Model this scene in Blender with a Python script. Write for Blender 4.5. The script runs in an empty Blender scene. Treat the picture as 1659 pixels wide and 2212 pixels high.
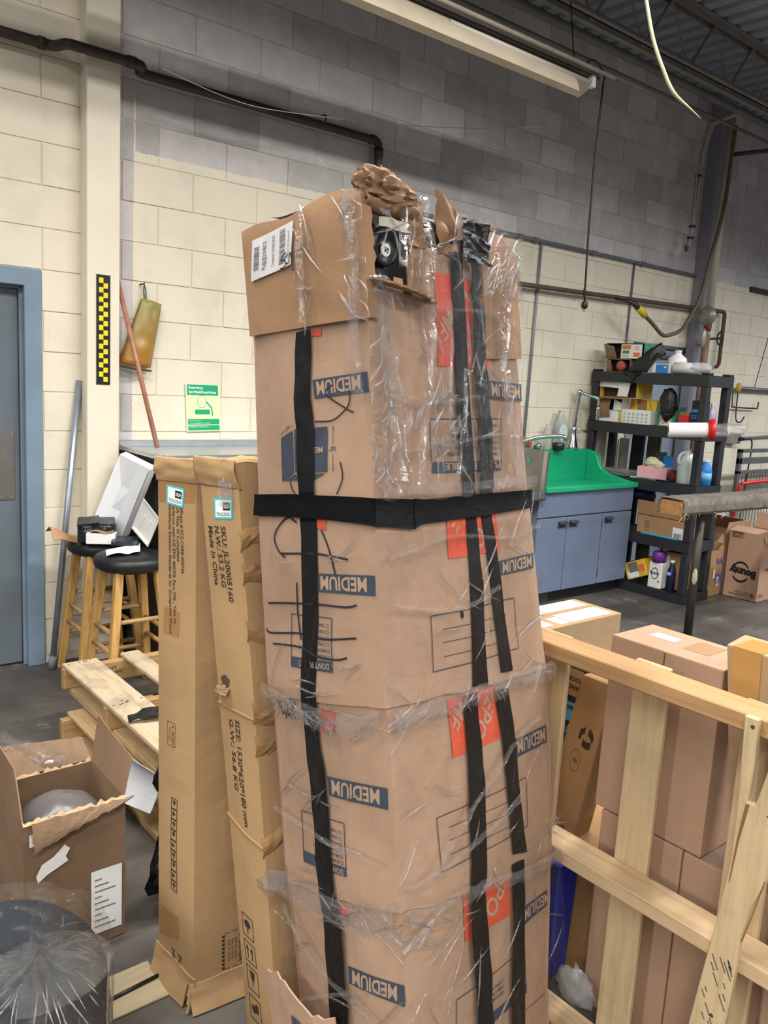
import bpy, bmesh, math, random
from mathutils import Vector as V, Matrix, noise
random.seed(7)
sc = bpy.context.scene
COL = sc.collection
PI = math.pi
# ---------------------------------------------------------------- camera
CAM = V((-1.96185, -4.44175, 1.64392))
CR = V((0.77533859, -0.62898494, 0.05681565)); CU = V((0.05874334, 0.16139864, 0.98513943)); CF = V((0.62880783, 0.76047908, -0.16208727))
cd = bpy.data.cameras.new('camera'); co = bpy.data.objects.new('camera', cd); COL.objects.link(co)
co.matrix_world = Matrix(((CR.x, CU.x, -CF.x, CAM.x), (CR.y, CU.y, -CF.y, CAM.y), (CR.z, CU.z, -CF.z, CAM.z), (0, 0, 0, 1)))
cd.sensor_width = 36; cd.lens = 1782.4 / 2212 * 36; cd.clip_start = 0.05
sc.camera = co
# ---------------------------------------------------------------- world, lights, exposure
wd = bpy.data.worlds.new('world'); sc.world = wd; wd.use_nodes = True
wd.node_tree.nodes['Background'].inputs[0].default_value = (0.93, 0.96, 1.0, 1)
wd.node_tree.nodes['Background'].inputs[1].default_value = 0.10
def area(name, loc, sx, sy, power, color, spread=150, tilt=0):
    l = bpy.data.lights.new(name, 'AREA'); l.shape = 'RECTANGLE'; l.size = sx; l.size_y = sy
    l.energy = power; l.color = color; l.spread = math.radians(spread)
    o = bpy.data.objects.new(name, l); COL.objects.link(o); o.location = loc; o.rotation_euler = (tilt, 0, 0)
    return o
W_, N_, C_ = (1.0, .965, .915), (.98, .985, 1.0), (.94, .97, 1.0)
for x, y, z, p, c in ((.9, -2.9, 4.15, 120, W_), (-2.2, -2.4, 4.15, 95, W_), (4.6, -3.9, 3.95, 120, N_), (8.0, -3.9, 3.75, 150, C_), (-3.4, -5.6, 3.75, 130, W_), (1.2, -6.6, 3.75, 100, N_),
                      (-1.5, -9.5, 3.75, 130, W_), (3.5, -9.5, 3.75, 120, N_), (8.0, -9.5, 3.75, 120, C_), (1.0, -13.0, 3.75, 140, N_), (6.0, -13.0, 3.75, 120, N_), (-7.5, -4.5, 3.75, 320, W_), (-8.0, -8.0, 3.75, 300, W_)):  # far rows added for glints on the film, far-left pair added as fill
    area('fluorescent_and_fill_lamp', (x, y, z), 2.4, 0.22, p, c, 160)
vs = sc.view_settings
vs.view_transform = 'Standard'; vs.look = 'None'; vs.gamma = 1; vs.use_curve_mapping = False; vs.exposure = 0.5
# ---------------------------------------------------------------- materials
def lin(c):
    if isinstance(c, str):
        c = tuple(int(c[i:i + 2], 16) for i in (0, 2, 4))
    return tuple((x / 255 / 12.92 if x <= 10 else ((x / 255 + 0.055) / 1.055) ** 2.4) for x in c)
MATS = {}
class NT:
    def __init__(s, name):
        s.m = bpy.data.materials.new(name); s.m.use_nodes = True; s.t = s.m.node_tree
        s.b = s.t.nodes['Principled BSDF']; s.out = s.t.nodes['Material Output']
    def n(s, typ, **k):
        x = s.t.nodes.new(typ)
        for a, b in k.items():
            if a.startswith('i_'): x.inputs[a[2:].replace('_', ' ')].default_value = b
            else: setattr(x, a, b)
        return x
    def l(s, a, b): s.t.links.new(a, b)
    def coord(s, kind='Object'): return s.n('ShaderNodeTexCoord').outputs[kind]
    def noise(s, scale, detail=4, rough=.55, vec=None, mapscale=None):
        x = s.n('ShaderNodeTexNoise'); x.inputs['Scale'].default_value = scale; x.inputs['Detail'].default_value = detail; x.inputs['Roughness'].default_value = rough
        vec = vec or s.coord()
        if mapscale:
            mp = s.n('ShaderNodeMapping'); mp.inputs['Scale'].default_value = mapscale; s.l(vec, mp.inputs[0]); vec = mp.outputs[0]
        s.l(vec, x.inputs['Vector']); return x.outputs['Fac']
    def ramp(s, fac, stops):
        x = s.n('ShaderNodeValToRGB'); e = x.color_ramp.elements
        while len(e) < len(stops): e.new(.5)
        for el, (p, c) in zip(e, stops):
            el.position = p; el.color = (*c, 1) if len(c) == 3 else c
        s.l(fac, x.inputs[0]); return x.outputs[0]
    def mix(s, fac, a, b, mode='MIX'):
        x = s.n('ShaderNodeMix', data_type='RGBA', blend_type=mode)
        for sock, val in ((x.inputs[0], fac), (x.inputs[6], a), (x.inputs[7], b)):
            if hasattr(val, 'is_linked') or hasattr(val, 'links'): s.l(val, sock)
            elif isinstance(val, (int, float)): sock.default_value = val
            else: sock.default_value = (*val, 1)
        return x.outputs[2]
    def math(s, op, a, b=None, c=None):
        x = s.n('ShaderNodeMath', operation=op)
        for i, v in enumerate((a, b, c)):
            if v is None: continue
            if hasattr(v, 'links'): s.l(v, x.inputs[i])
            else: x.inputs[i].default_value = v
        return x.outputs[0]
    def bump(s, h, strength=.3, dist=.01):
        x = s.n('ShaderNodeBump'); x.inputs['Strength'].default_value = strength; x.inputs['Distance'].default_value = dist
        s.l(h, x.inputs['Height']); s.l(x.outputs[0], s.b.inputs['Normal']); return x
    def set(s, **k):
        for a, v in k.items():
            sock = s.b.inputs[a.replace('_', ' ')]
            if hasattr(v, 'links'): s.l(v, sock)
            elif isinstance(v, (tuple, list)): sock.default_value = (*v, 1) if len(v) == 3 else v
            else: sock.default_value = v
        return s.m
def plain(name, c, rough=.5, metal=0, var=.12, scale=8, bump=0, spec=.5):
    if name in MATS: return MATS[name]
    t = NT(name); c = lin(c); f = t.noise(scale)
    a = tuple(x * (1 - var) for x in c); b = tuple(min(1, x * (1 + var)) for x in c)
    t.set(Base_Color=t.ramp(f, [(.3, a), (.7, b)]), Roughness=rough, Metallic=metal, Specular_IOR_Level=spec)
    if bump: t.bump(t.noise(scale * 6), bump, .004)
    MATS[name] = t.m; return t.m
def cardboard(name, c, axis=2, stain=.14, spec=.25, rough=.72, rib=.25):
    if name in MATS: return MATS[name]
    t = NT(name); c = lin(c); crd = t.coord()
    big = t.noise(3.2, 5, .6, crd); fib = t.noise(220, 2, .6, crd, (1, 1, .12) if axis == 2 else (.12, 1, 1))
    col = t.ramp(big, [(.28, tuple(x * (1 - stain * 1.3) for x in c)), (.5, c), (.75, tuple(min(1, x * (1 + stain)) for x in c))])
    col = t.mix(t.math('MULTIPLY', fib, .22), col, tuple(x * .62 for x in c))
    st = t.noise(40, 2, .5, crd, (1, 1, .06) if axis == 2 else (.06, 1, 1))
    h = t.math('ADD', t.math('MULTIPLY', st, .8), t.math('MULTIPLY', t.noise(14, 5, .6, crd), 1.0))
    t.bump(h, rib, .006)
    t.set(Base_Color=col, Roughness=rough, Specular_IOR_Level=spec)
    MATS[name] = t.m; return t.m
def wood(name, c, axis='Y', dark=.62, rough=.6, stain=.0, grain=1):
    if name in MATS: return MATS[name]
    t = NT(name); c = lin(c); crd = t.coord()
    ms = {'X': (.06, 1, 1), 'Y': (1, .06, 1), 'Z': (1, 1, .06)}[axis]
    g = t.noise(62, 3, .6, crd, ms); b = t.noise(5, 4, .6, crd, ms)
    col = t.ramp(g, [(.32, tuple(x * dark for x in c)), (.52, c), (.8, tuple(min(1, x * 1.12) for x in c))])
    col = t.mix(t.math('MULTIPLY', b, .4 * grain), col, tuple(x * y for x, y in zip(c, (.72, .6, .48))))
    if stain:
        s = t.ramp(t.noise(6, 6, .65, crd), [(.5, (0, 0, 0)), (.62, (1, 1, 1))])
        col = t.mix(t.math('MULTIPLY', s, stain), col, lin('6b675f'))
    t.bump(g, .25, .003); t.set(Base_Color=col, Roughness=rough, Specular_IOR_Level=.3)
    MATS[name] = t.m; return t.m
def film(name, fac=.10, tint=(1, 1, 1), rough=.07, scale=18, strength=.9, haze=.04, stretch=(1, 1, .25)):
    """clear stretch film: mostly transparent, glossy, crinkled"""
    if name in MATS: return MATS[name]
    t = NT(name); crd = t.coord()
    h = t.math('ADD', t.noise(scale, 6, .62, crd, stretch), t.math('MULTIPLY', t.noise(scale * 3.1, 4, .6, crd, (stretch[2], 1, 1)), .5))
    bp = t.n('ShaderNodeBump'); bp.inputs['Strength'].default_value = strength; bp.inputs['Distance'].default_value = .05; t.l(h, bp.inputs['Height'])
    gl = t.n('ShaderNodeBsdfGlossy'); gl.inputs['Roughness'].default_value = rough; t.l(bp.outputs[0], gl.inputs['Normal'])
    tr = t.n('ShaderNodeBsdfTransparent'); tr.inputs[0].default_value = (*tint, 1)
    df = t.n('ShaderNodeBsdfDiffuse'); df.inputs[0].default_value = (.8, .8, .8, 1)
    lw = t.n('ShaderNodeLayerWeight'); lw.inputs[0].default_value = .25; t.l(bp.outputs[0], lw.inputs['Normal'])
    f = t.math('ADD', t.math('MULTIPLY', lw.outputs['Fresnel'], .42), fac)
    m1 = t.n('ShaderNodeMixShader'); m1.inputs[0].default_value = haze; t.l(tr.outputs[0], m1.inputs[1]); t.l(df.outputs[0], m1.inputs[2])
    m2 = t.n('ShaderNodeMixShader'); t.l(f, m2.inputs[0]); t.l(m1.outputs[0], m2.inputs[1]); t.l(gl.outputs[0], m2.inputs[2])
    t.l(m2.outputs[0], t.out.inputs['Surface'])
    MATS[name] = t.m; return t.m
def bagplastic(name, c='0b0b0d', rough=.22, scale=14):
    if name in MATS: return MATS[name]
    t = NT(name); h = t.noise(scale, 6, .6); t.bump(h, .9, .03)
    t.set(Base_Color=lin(c), Roughness=rough, Specular_IOR_Level=.6); MATS[name] = t.m; return t.m
# ---------------------------------------------------------------- mesh builder
def R3(ax, a): return Matrix.Rotation(a, 3, ax)
class MB:
    def __init__(s): s.v = []; s.f = []
    def add(s, vs, fs):
        k = len(s.v); s.v += [V(p) for p in vs]; s.f += [tuple(i + k for i in f) for f in fs]; return s
    def hexa(s, p):  # 0-3 bottom ring ccw, 4-7 top ring
        return s.add(p, [(3, 2, 1, 0), (4, 5, 6, 7), (0, 1, 5, 4), (1, 2, 6, 5), (2, 3, 7, 6), (3, 0, 4, 7)])
    def box(s, lo, hi, rot=None, piv=None):
        x0, y0, z0 = lo; x1, y1, z1 = hi
        p = [V(q) for q in ((x0, y0, z0), (x1, y0, z0), (x1, y1, z0), (x0, y1, z0), (x0, y0, z1), (x1, y0, z1), (x1, y1, z1), (x0, y1, z1))]
        if rot is not None:
            c = V(piv) if piv is not None else (V(lo) + V(hi)) / 2
            p = [c + rot @ (q - c) for q in p]
        return s.hexa(p)
    def tube(s, path, r, n=10, caps=True):
        path = [V(p) for p in path]; m = len(path); rr = r if isinstance(r, (list, tuple)) else [r] * m
        t0 = (path[1] - path[0]).normalized(); up = V((0, 0, 1)) if abs(t0.z) < .9 else V((1, 0, 0))
        a = t0.cross(up).normalized(); vs = []
        for i, p in enumerate(path):
            t = (path[min(i + 1, m - 1)] - path[max(i - 1, 0)]).normalized()
            a = (a - t * a.dot(t)).normalized(); b = t.cross(a)
            vs += [p + (a * math.cos(2 * PI * j / n) + b * math.sin(2 * PI * j / n)) * rr[i] for j in range(n)]
        fs = [(i * n + j, i * n + (j + 1) % n, (i + 1) * n + (j + 1) % n, (i + 1) * n + j) for i in range(m - 1) for j in range(n)]
        if caps: fs += [tuple(range(n))[::-1], tuple((m - 1) * n + j for j in range(n))]
        return s.add(vs, fs)
    def lathe(s, prof, c, n=20, rot=None, sx=1, sy=1):
        c = V(c); vs = []
        for r, z in prof:
            for j in range(n):
                q = V((r * math.cos(2 * PI * j / n) * sx, r * math.sin(2 * PI * j / n) * sy, z))
                vs.append(c + (rot @ q if rot is not None else q))
        m = len(prof)
        fs = [(i * n + j, i * n + (j + 1) % n, (i + 1) * n + (j + 1) % n, (i + 1) * n + j) for i in range(m - 1) for j in range(n)]
        fs += [tuple(range(n))[::-1], tuple((m - 1) * n + j for j in range(n))]
        return s.add(vs, fs)
    def grid(s, fn, nu, nv, skip=None, th=0):
        vs = [fn(i / nu, j / nv) for j in range(nv + 1) for i in range(nu + 1)]
        fs = []
        for j in range(nv):
            for i in range(nu):
                if skip and skip((i + .5) / nu, (j + .5) / nv): continue
                a = j * (nu + 1) + i; fs.append((a, a + 1, a + nu + 2, a + nu + 1))
        return s.add(vs, fs)
    def prism(s, pts, fn, th):
        """polygon pts (2D) mapped by fn(u,v,depth) and extruded to depth th"""
        n = len(pts)
        vs = [fn(u, v, 0) for u, v in pts] + [fn(u, v, th) for u, v in pts]
        fs = [tuple(range(n)), tuple(range(n, 2 * n))[::-1]] + [(i + n, (i + 1) % n + n, (i + 1) % n, i) for i in range(n)]
        return s.add(vs, fs)
    def blob(s, c, r, amp=.2, freq=3, n=16, m=10, flat=None, seed=0):
        c = V(c); r = V(r); vs = []
        for i in range(m + 1):
            th = PI * i / m
            for j in range(n):
                ph = 2 * PI * j / n; d = V((math.sin(th) * math.cos(ph), math.sin(th) * math.sin(ph), math.cos(th)))
                k = 1 + amp * noise.noise(d * freq + V((seed, seed * .7, 3)))
                p = c + V((d.x * r.x, d.y * r.y, d.z * r.z)) * k
                if flat is not None: p.z = max(p.z, flat)
                vs.append(p)
        return s.add(vs, [(i * n + j, (i + 1) * n + j, (i + 1) * n + (j + 1) % n, i * n + (j + 1) % n) for i in range(m) for j in range(n)])
    def sag(s, amp, freq, seed=0):
        for p in s.v: p += noise.noise_vector(p * freq + V((seed, 0, 0))) * amp
        return s
    def build(s, name, mat, parent=None, smooth=False, bevel=0, seg=1, solid=0, merge=False):
        org = V((0, 0, 0)); q = parent
        while q is not None: org = org + q.location; q = q.parent
        me = bpy.data.meshes.new(name); me.from_pydata([p - org for p in s.v], [], s.f)
        bm = bmesh.new(); bm.from_mesh(me)
        if merge: bmesh.ops.remove_doubles(bm, verts=bm.verts, dist=1e-5)
        if solid:
            bmesh.ops.recalc_face_normals(bm, faces=bm.faces); bm.normal_update()
            ov = list(bm.verts); of = list(bm.faces); be = [e for e in bm.edges if e.is_boundary]
            nv = {v: bm.verts.new(v.co - v.normal * solid) for v in ov}
            for f in of: bm.faces.new([nv[v] for v in reversed(f.verts)])
            for e in be:
                x_, y_ = e.verts
                try: bm.faces.new((x_, y_, nv[y_], nv[x_]))
                except ValueError: pass
        if bevel: bmesh.ops.bevel(bm, geom=bm.edges[:], offset=bevel, segments=seg, affect='EDGES', profile=.6, clamp_overlap=True)
        bmesh.ops.recalc_face_normals(bm, faces=bm.faces)
        bm.to_mesh(me); bm.free()
        if smooth: me.shade_smooth()
        me.materials.append(mat)
        o = bpy.data.objects.new(name, me); COL.objects.link(o)
        if parent: o.parent = parent
        return o
def thing(name, label, cat, loc=(0, 0, 0), group=None):
    o = bpy.data.objects.new(name, None); COL.objects.link(o); o.location = loc; o.empty_display_size = .05
    o['label'] = label; o['category'] = cat
    if group: o['group'] = group
    return o
def tag(o, label, cat, group=None):
    o['label'] = label; o['category'] = cat
    if group: o['group'] = group
    return o
def struct(o): o['kind'] = 'structure'; return o
def stuff(o): o['kind'] = 'stuff'; return o
def troot(name, loc):
    o = bpy.data.objects.new(name, None); COL.objects.link(o); o.location = loc; o['kind'] = 'structure'; return o
# ---------------------------------------------------------------- flat print
_T = {}
def text_geo(s, bold=.0):
    if (s, bold) in _T: return _T[(s, bold)]
    cu = bpy.data.curves.new('t', 'FONT'); cu.body = s; cu.size = 1; cu.offset = bold; cu.resolution_u = 2; cu.fill_mode = 'FRONT'
    ob = bpy.data.objects.new('t', cu); COL.objects.link(ob)
    bpy.context.view_layer.update()
    me = bpy.data.meshes.new_from_object(ob.evaluated_get(bpy.context.evaluated_depsgraph_get()))
    vs = [(v.co.x, v.co.y) for v in me.vertices]; fs = [tuple(p.vertices) for p in me.polygons]
    bpy.data.objects.remove(ob); bpy.data.curves.remove(cu); bpy.data.meshes.remove(me)
    x0 = min(v[0] for v in vs); x1 = max(v[0] for v in vs)
    vs = [((x - x0) / (x1 - x0), y / .72) for x, y in vs]       # 0..1 across, cap height = 1
    _T[(s, bold)] = (vs, fs, (x1 - x0) / .72); return _T[(s, bold)]
class Flat:
    def __init__(s): s.v = []; s.f = []
    def poly(s, pts): k = len(s.v); s.v += list(pts); s.f.append(tuple(range(k, k + len(pts)))); return s
    def rect(s, x0, y0, x1, y1, n=1, m=1):
        for i in range(n):
            for j in range(m):
                a, b = x0 + (x1 - x0) * i / n, x0 + (x1 - x0) * (i + 1) / n; c, d = y0 + (y1 - y0) * j / m, y0 + (y1 - y0) * (j + 1) / m
                s.poly([(a, c), (b, c), (b, d), (a, d)])
        return s
    def quad(s, p, n=1, m=1):
        def q(u, v): return tuple((1 - v) * ((1 - u) * p[0][k] + u * p[1][k]) + v * ((1 - u) * p[3][k] + u * p[2][k]) for k in (0, 1))
        for i in range(n):
            for j in range(m): s.poly([q(i / n, j / m), q((i + 1) / n, j / m), q((i + 1) / n, (j + 1) / m), q(i / n, (j + 1) / m)])
        return s
    def line(s, pts, w):
        pts = [V((p[0], p[1])) for p in pts]; L = []; Rr = []
        for i, p in enumerate(pts):
            d = (pts[min(i + 1, len(pts) - 1)] - pts[max(i - 1, 0)]).normalized(); nn = V((-d.y, d.x)) * w / 2
            L.append(p + nn); Rr.append(p - nn)
        for i in range(len(pts) - 1): s.poly([tuple(Rr[i]), tuple(Rr[i + 1]), tuple(L[i + 1]), tuple(L[i])])
        return s
    def frame(s, p, w, n=3):
        for i in range(4):
            a, b = p[i], p[(i + 1) % 4]
            s.line([(a[0] + (b[0] - a[0]) * k / n, a[1] + (b[1] - a[1]) * k / n) for k in range(n + 1)], w)
        return s
    def disc(s, x, y, r, n=16, ry=None): return s.poly([(x + r * math.cos(2 * PI * k / n), y + (ry or r) * math.sin(2 * PI * k / n)) for k in range(n)])
    def ring(s, x, y, r, w, n=20): return s.line([(x + r * math.cos(2 * PI * k / n), y + r * math.sin(2 * PI * k / n)) for k in range(n + 1)], w)
    def text(s, t, o, ex, ey, bold=0, natural=False):
        """o = baseline-left corner, ex = vector along the line (full width), ey = cap-height vector"""
        vs, fs, asp = text_geo(t, bold)
        if natural:
            l = math.hypot(*ex); h = math.hypot(*ey); ex = (ex[0] / l * h * asp, ex[1] / l * h * asp)
        k = len(s.v); s.v += [(o[0] + x * ex[0] + y * ey[0], o[1] + x * ex[1] + y * ey[1]) for x, y in vs]
        s.f += [tuple(i + k for i in f) for f in fs]; return s
    def bars(s, o, ex, ey, n=26, seed=1):
        rg = random.Random(seed); x = 0.
        while x < 1:
            w = rg.choice((.012, .02, .03)); s.poly([(o[0] + a * ex[0] + b * ey[0], o[1] + a * ex[1] + b * ey[1]) for a, b in ((x, 0), (min(1, x + w), 0), (min(1, x + w), 1), (x, 1))]); x += w + rg.choice((.012, .02, .03))
        return s
    def build(s, name, mat, parent, fn):
        mb = MB(); mb.v = [V(fn(*p)) for p in s.v]; mb.f = list(s.f)
        return mb.build(name, mat, parent)
def bilin(a, b, c, d, off=0):  # a=00 b=10 c=11 d=01
    a, b, c, d = map(V, (a, b, c, d)); nn = (b - a).cross(d - a).normalized() * off
    return lambda u, v: (a * (1 - u) + b * u) * (1 - v) + (d * (1 - u) + c * u) * v + nn
# ================================================================ SETTING
B = 0.2032; Z0 = 3.09; WALLTOP = 4.34
def wall_mat(name, gray, cream, mortar=False):
    t = NT(name)
    g = t.n('ShaderNodeNewGeometry'); sp = t.n('ShaderNodeSeparateXYZ'); t.l(g.outputs['Position'], sp.inputs[0]); P = g.outputs['Position']
    x, z = sp.outputs[0], sp.outputs[2]
    ed = t.math('MULTIPLY', t.math('SUBTRACT', t.noise(55, 3, .6, P), .5), .03)
    lo = t.math('LESS_THAN', t.math('ADD', z, ed), 2.738)
    rt = t.math('GREATER_THAN', t.math('ADD', x, t.math('MULTIPLY', ed, .4)), -.134)
    lf = t.math('LESS_THAN', x, -.3)
    drip = t.math('MULTIPLY', t.math('LESS_THAN', t.math('ABSOLUTE', t.math('ADD', t.math('ADD', x, .134), t.math('MULTIPLY', ed, .3))), .0045), t.math('LESS_THAN', z, 3.0))
    m = t.math('MAXIMUM', t.math('MAXIMUM', t.math('MULTIPLY', lo, rt), lf), drip)
    gr = lin(gray); cr = lin(cream)
    if not mortar:
        oi = t.n('ShaderNodeObjectInfo'); rnd = t.math('ADD', t.math('MULTIPLY', oi.outputs['Random'], .34), .83)
    else: rnd = None
    pit = t.noise(170, 3, .7, P); cl = t.noise(7, 6, .65, P)
    gc = t.ramp(cl, [(.3, tuple(v * .86 for v in gr)), (.55, gr), (.78, tuple(v * 1.22 for v in gr))])
    gc = t.mix(t.math('MULTIPLY', t.ramp(pit, [(.55, (0, 0, 0)), (.72, (1, 1, 1))]), .35), gc, tuple(v * 1.7 for v in gr))
    if rnd is not None:
        mm = t.n('ShaderNodeVectorMath', operation='SCALE'); t.l(gc, mm.inputs[0]); t.l(rnd, mm.inputs['Scale']); gc = mm.outputs[0]
    cc = t.ramp(t.noise(2.2, 6, .65, P), [(.3, tuple(v * .88 for v in cr)), (.5, cr), (.75, tuple(min(1, v * 1.05) for v in cr))])
    run = t.ramp(t.noise(9, 5, .7, P, (1, 1, .1)), [(.58, (0, 0, 0)), (.8, (1, 1, 1))])
    cc = t.mix(t.math('MULTIPLY', run, .16), cc, lin('8f8a7a'))
    low = t.ramp(z, [(.0, (1, 1, 1)), (.55, (0, 0, 0))])
    cc = t.mix(t.math('MULTIPLY', low, t.math('MULTIPLY', t.noise(5, 5, .6, P), .6)), cc, lin('6f6c60'))
    t.bump(t.math('ADD', pit, t.math('MULTIPLY', t.noise(40, 4, .6, P), .7)), .35, .004)
    return t.set(Base_Color=t.mix(m, gc, cc), Roughness=.8, Specular_IOR_Level=.25)
M_block = wall_mat('block_face', 'bdb9b8', 'e0d8c4'); M_mortar = wall_mat('mortar', 'bdb2aa', 'd3cab6', True)
M_cream = plain('cream_paint', 'e2dac6', .55, var=.04, scale=3, bump=.1)
D1X, D2A, D2B, DH = -.618, 4.49, 5.57, 2.074
wb = MB()
for lo, hi in (((-1.6, .0035, DH), (7.9, .2, WALLTOP)), ((D1X, .0035, 0), (D2A, .2, DH)), ((D2B, .0035, 0), (7.9, .2, DH))): wb.box(lo, hi)
wall = struct(wb.build('wall_back', M_mortar))
cube = MB().box((-.5, -.5, -.5), (.5, .5, .5)); bo = cube.build('concrete_block', M_block, wall, bevel=.008); CUBE = bo.data
bpy.data.objects.remove(bo)
blocks = []
for k in range(-7, 16):
    zt = Z0 - k * B; zb = max(0.0, zt - B); zt2 = min(zt, WALLTOP)
    if zt2 - zb < .03: continue
    u = -8 + (k + 1) % 2
    while u * B < 7.9:
        a, b = max(u * B, -1.6), min((u + 2) * B, 7.9); u += 2
        segs = [(a, b)]
        if zt <= DH + .02:
            segs = []
            if b > D1X and a < D2A: segs.append((max(a, D1X), min(b, D2A)))
            if b > D2B: segs.append((max(a, D2B), b))
        for a2, b2 in segs:
            if b2 - a2 > .02: blocks.append((a2 + .004, b2 - .004, zb + .004, zt2 - .004))
def seen(b):
    for x in (b[0], b[1]):
        for z in (b[2], b[3]):
            d = V((x, 0, z)) - CAM; w = d.dot(CF)
            if w > 0 and abs(d.dot(CR) / w) < 829.5 / 1782.4 and abs(d.dot(CU) / w) < 1106 / 1782.4: return True
    return False
def size_on(b): return (b[1] - b[0]) * (b[3] - b[2]) * 4.44 / (V(((b[0] + b[1]) / 2, 0, (b[2] + b[3]) / 2)) - CAM).dot(CF) ** 3
blocks.sort(key=lambda b: (not seen(b), -size_on(b)))
rest = MB()
for i, b in enumerate(blocks):
    dy = random.uniform(-.0015, .0015)
    if i < 296:
        o = bpy.data.objects.new('concrete_block', CUBE); COL.objects.link(o); o.parent = wall
        o.location = ((b[0] + b[1]) / 2, .03 + dy, (b[2] + b[3]) / 2); o.scale = (b[1] - b[0], .06, b[3] - b[2])
    else: rest.box((b[0], dy, b[2]), (b[1], .06, b[3]))
stuff(rest.build('concrete_blocks', M_block, wall))
# floor
t = NT('concrete_floor'); g = t.n('ShaderNodeNewGeometry'); P = g.outputs['Position']
c0 = t.ramp(t.noise(1.3, 7, .62, P), [(.3, lin('3a3733')), (.5, lin('504c47')), (.7, lin('6a665f'))])
c0 = t.mix(t.ramp(t.noise(7, 6, .7, P), [(.56, (0, 0, 0)), (.66, (.7, .7, .7))]), c0, lin('3a3733'))
c0 = t.mix(t.ramp(t.noise(3.1, 6, .75, P), [(.6, (0, 0, 0)), (.72, (.55, .55, .55))]), c0, lin('98948e'))
t.bump(t.noise(60, 5, .65, P), .25, .004)
fm = t.set(Base_Color=c0, Roughness=t.ramp(t.noise(4, 4, .6, P), [(.3, (.38,) * 3), (.7, (.65,) * 3)]), Specular_IOR_Level=.4)
struct(MB().box((-5, -9, -.1), (9.5, .2, 0)).build('floor', fm))
# left door
M_door = plain('door_paint', '646e76', .42, var=.08, scale=2.5, bump=.06); M_frame = plain('door_frame_paint', '76899a', .45, var=.1, scale=5, bump=.08)
M_steel = plain('brushed_steel', 'b9b8b4', .34, 1, .08, 30); M_dark = plain('dark_gap', '0c0c0d', .8)
d1 = troot('door_1', (-1.1, 0, 0))
MB().box((-1.52, .055, .012), (-.716, .095, 1.985)).build('door_leaf', M_door, d1, bevel=.003)
fr = MB(); fr.prism([(-.703, 0), (-.618, 0), (-.618, 2.073), (-1.56, 2.073), (-1.56, 1.988), (-.703, 1.988)], lambda u, v, d: V((u, -.012 + d, v)), .16)
fr.prism([(-.716, 0), (-.69, 0), (-.69, 2.0), (-1.56, 2.0), (-1.56, 1.974), (-.716, 1.974)], lambda u, v, d: V((u, .03 + d, v)), .02)
fr.build('door_frame', M_frame, d1, bevel=.003)
MB().box((-.825, .05, .90), (-.742, .0555, 1.262)).build('push_plate', M_steel, d1, bevel=.002)
sc_ = MB()
for x in (-.812, -.755):
    for z in (.915, 1.08, 1.247): sc_.lathe([(.005, -.002), (.004, .002)], (x, .0495, z), 8, R3('X', PI / 2))
sc_.build('screws', M_steel, d1)
# right door behind the shelf
M_door2 = plain('grey_door_paint', '8a95a6', .45, var=.05, scale=2)
d2 = troot('door_2', (5, 0, 0))
MB().box((D2A + .03, .03, .01), (D2B - .03, .08, DH - .035)).build('door_leaf', M_door2, d2, bevel=.003)
MB().prism([(D2A, 0), (D2A + .028, 0), (D2A + .028, DH - .03), (D2B - .028, DH - .03), (D2B - .028, 0), (D2B, 0), (D2B, DH), (D2A, DH)], lambda u, v, d: V((u, .008 + d, v)), .13).build('door_frame', plain('door2_frame', '59606b', .5), d2)
MB().box((4.6, .0, 1.955), (5.2, .03, 1.985)).build('kick_rail', plain('rail_grey', '6d6d70', .4, .6), d2, bevel=.004)
MB().box((D2A + .0, .10, 0), (D2B, .14, DH)).build('backing', M_dark, d2)
# pillars
struct(MB().box((-.42, -.095, 0), (-.248, .0, WALLTOP)).build('trim_1', M_cream, bevel=.004))
M_pur = plain('grey_steel_paint', '8d8c98', .5, var=.06, scale=3)
struct(MB().box((5.33, -.1, 0), (5.56, 0, WALLTOP)).build('trim_2', M_pur, bevel=.004))
# ceiling deck (ribs run away from the block wall)
prof = []; x = -1.8
while x < 9.4:
    prof += [(x, 0), (x + .085, 0), (x + .105, .05), (x + .15, .05), (x + .17, 0)]; x += .17
n = len(prof); cm = MB()
for y in (-3.4, .2): cm.v += [V((a, y, WALLTOP + b)) for a, b in prof]
cm.f = [(i, i + 1, n + i + 1, n + i) for i in range(n - 1)]
struct(cm.build('ceiling', plain('deck_paint', '8f98a6', .6, var=.1, scale=3), solid=.003))
# bar joist beside the wall
M_joist = plain('joist_paint', '7a7470', .6, var=.15, scale=6)
j = troot('trim_3', (3, -.8, 4.1))
for nm, z, s in (('top_chord', 4.29, 1), ('bottom_chord', 3.93, -1)):
    m = MB()
    for y in (-.84, -.775): m.box((-1.5, y, z), (8.5, y + .012, z + .045)); m.box((-1.5, y - (.03 if y < -.8 else -.012), z if s < 0 else z + .035), (8.5, y + (.012 if y < -.8 else .04), z + .01 if s < 0 else z + .045))
    m.build(nm, M_joist, j)
x = -1.4; i = 0
while x < 8.3:
    MB().tube([(x, -.8, 3.94), (x + .28, -.8, 4.31)] if i % 2 == 0 else [(x, -.8, 4.31), (x + .28, -.8, 3.94)], .011, 6).build('web_rod', M_joist, j); x += .28; i += 1
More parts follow.
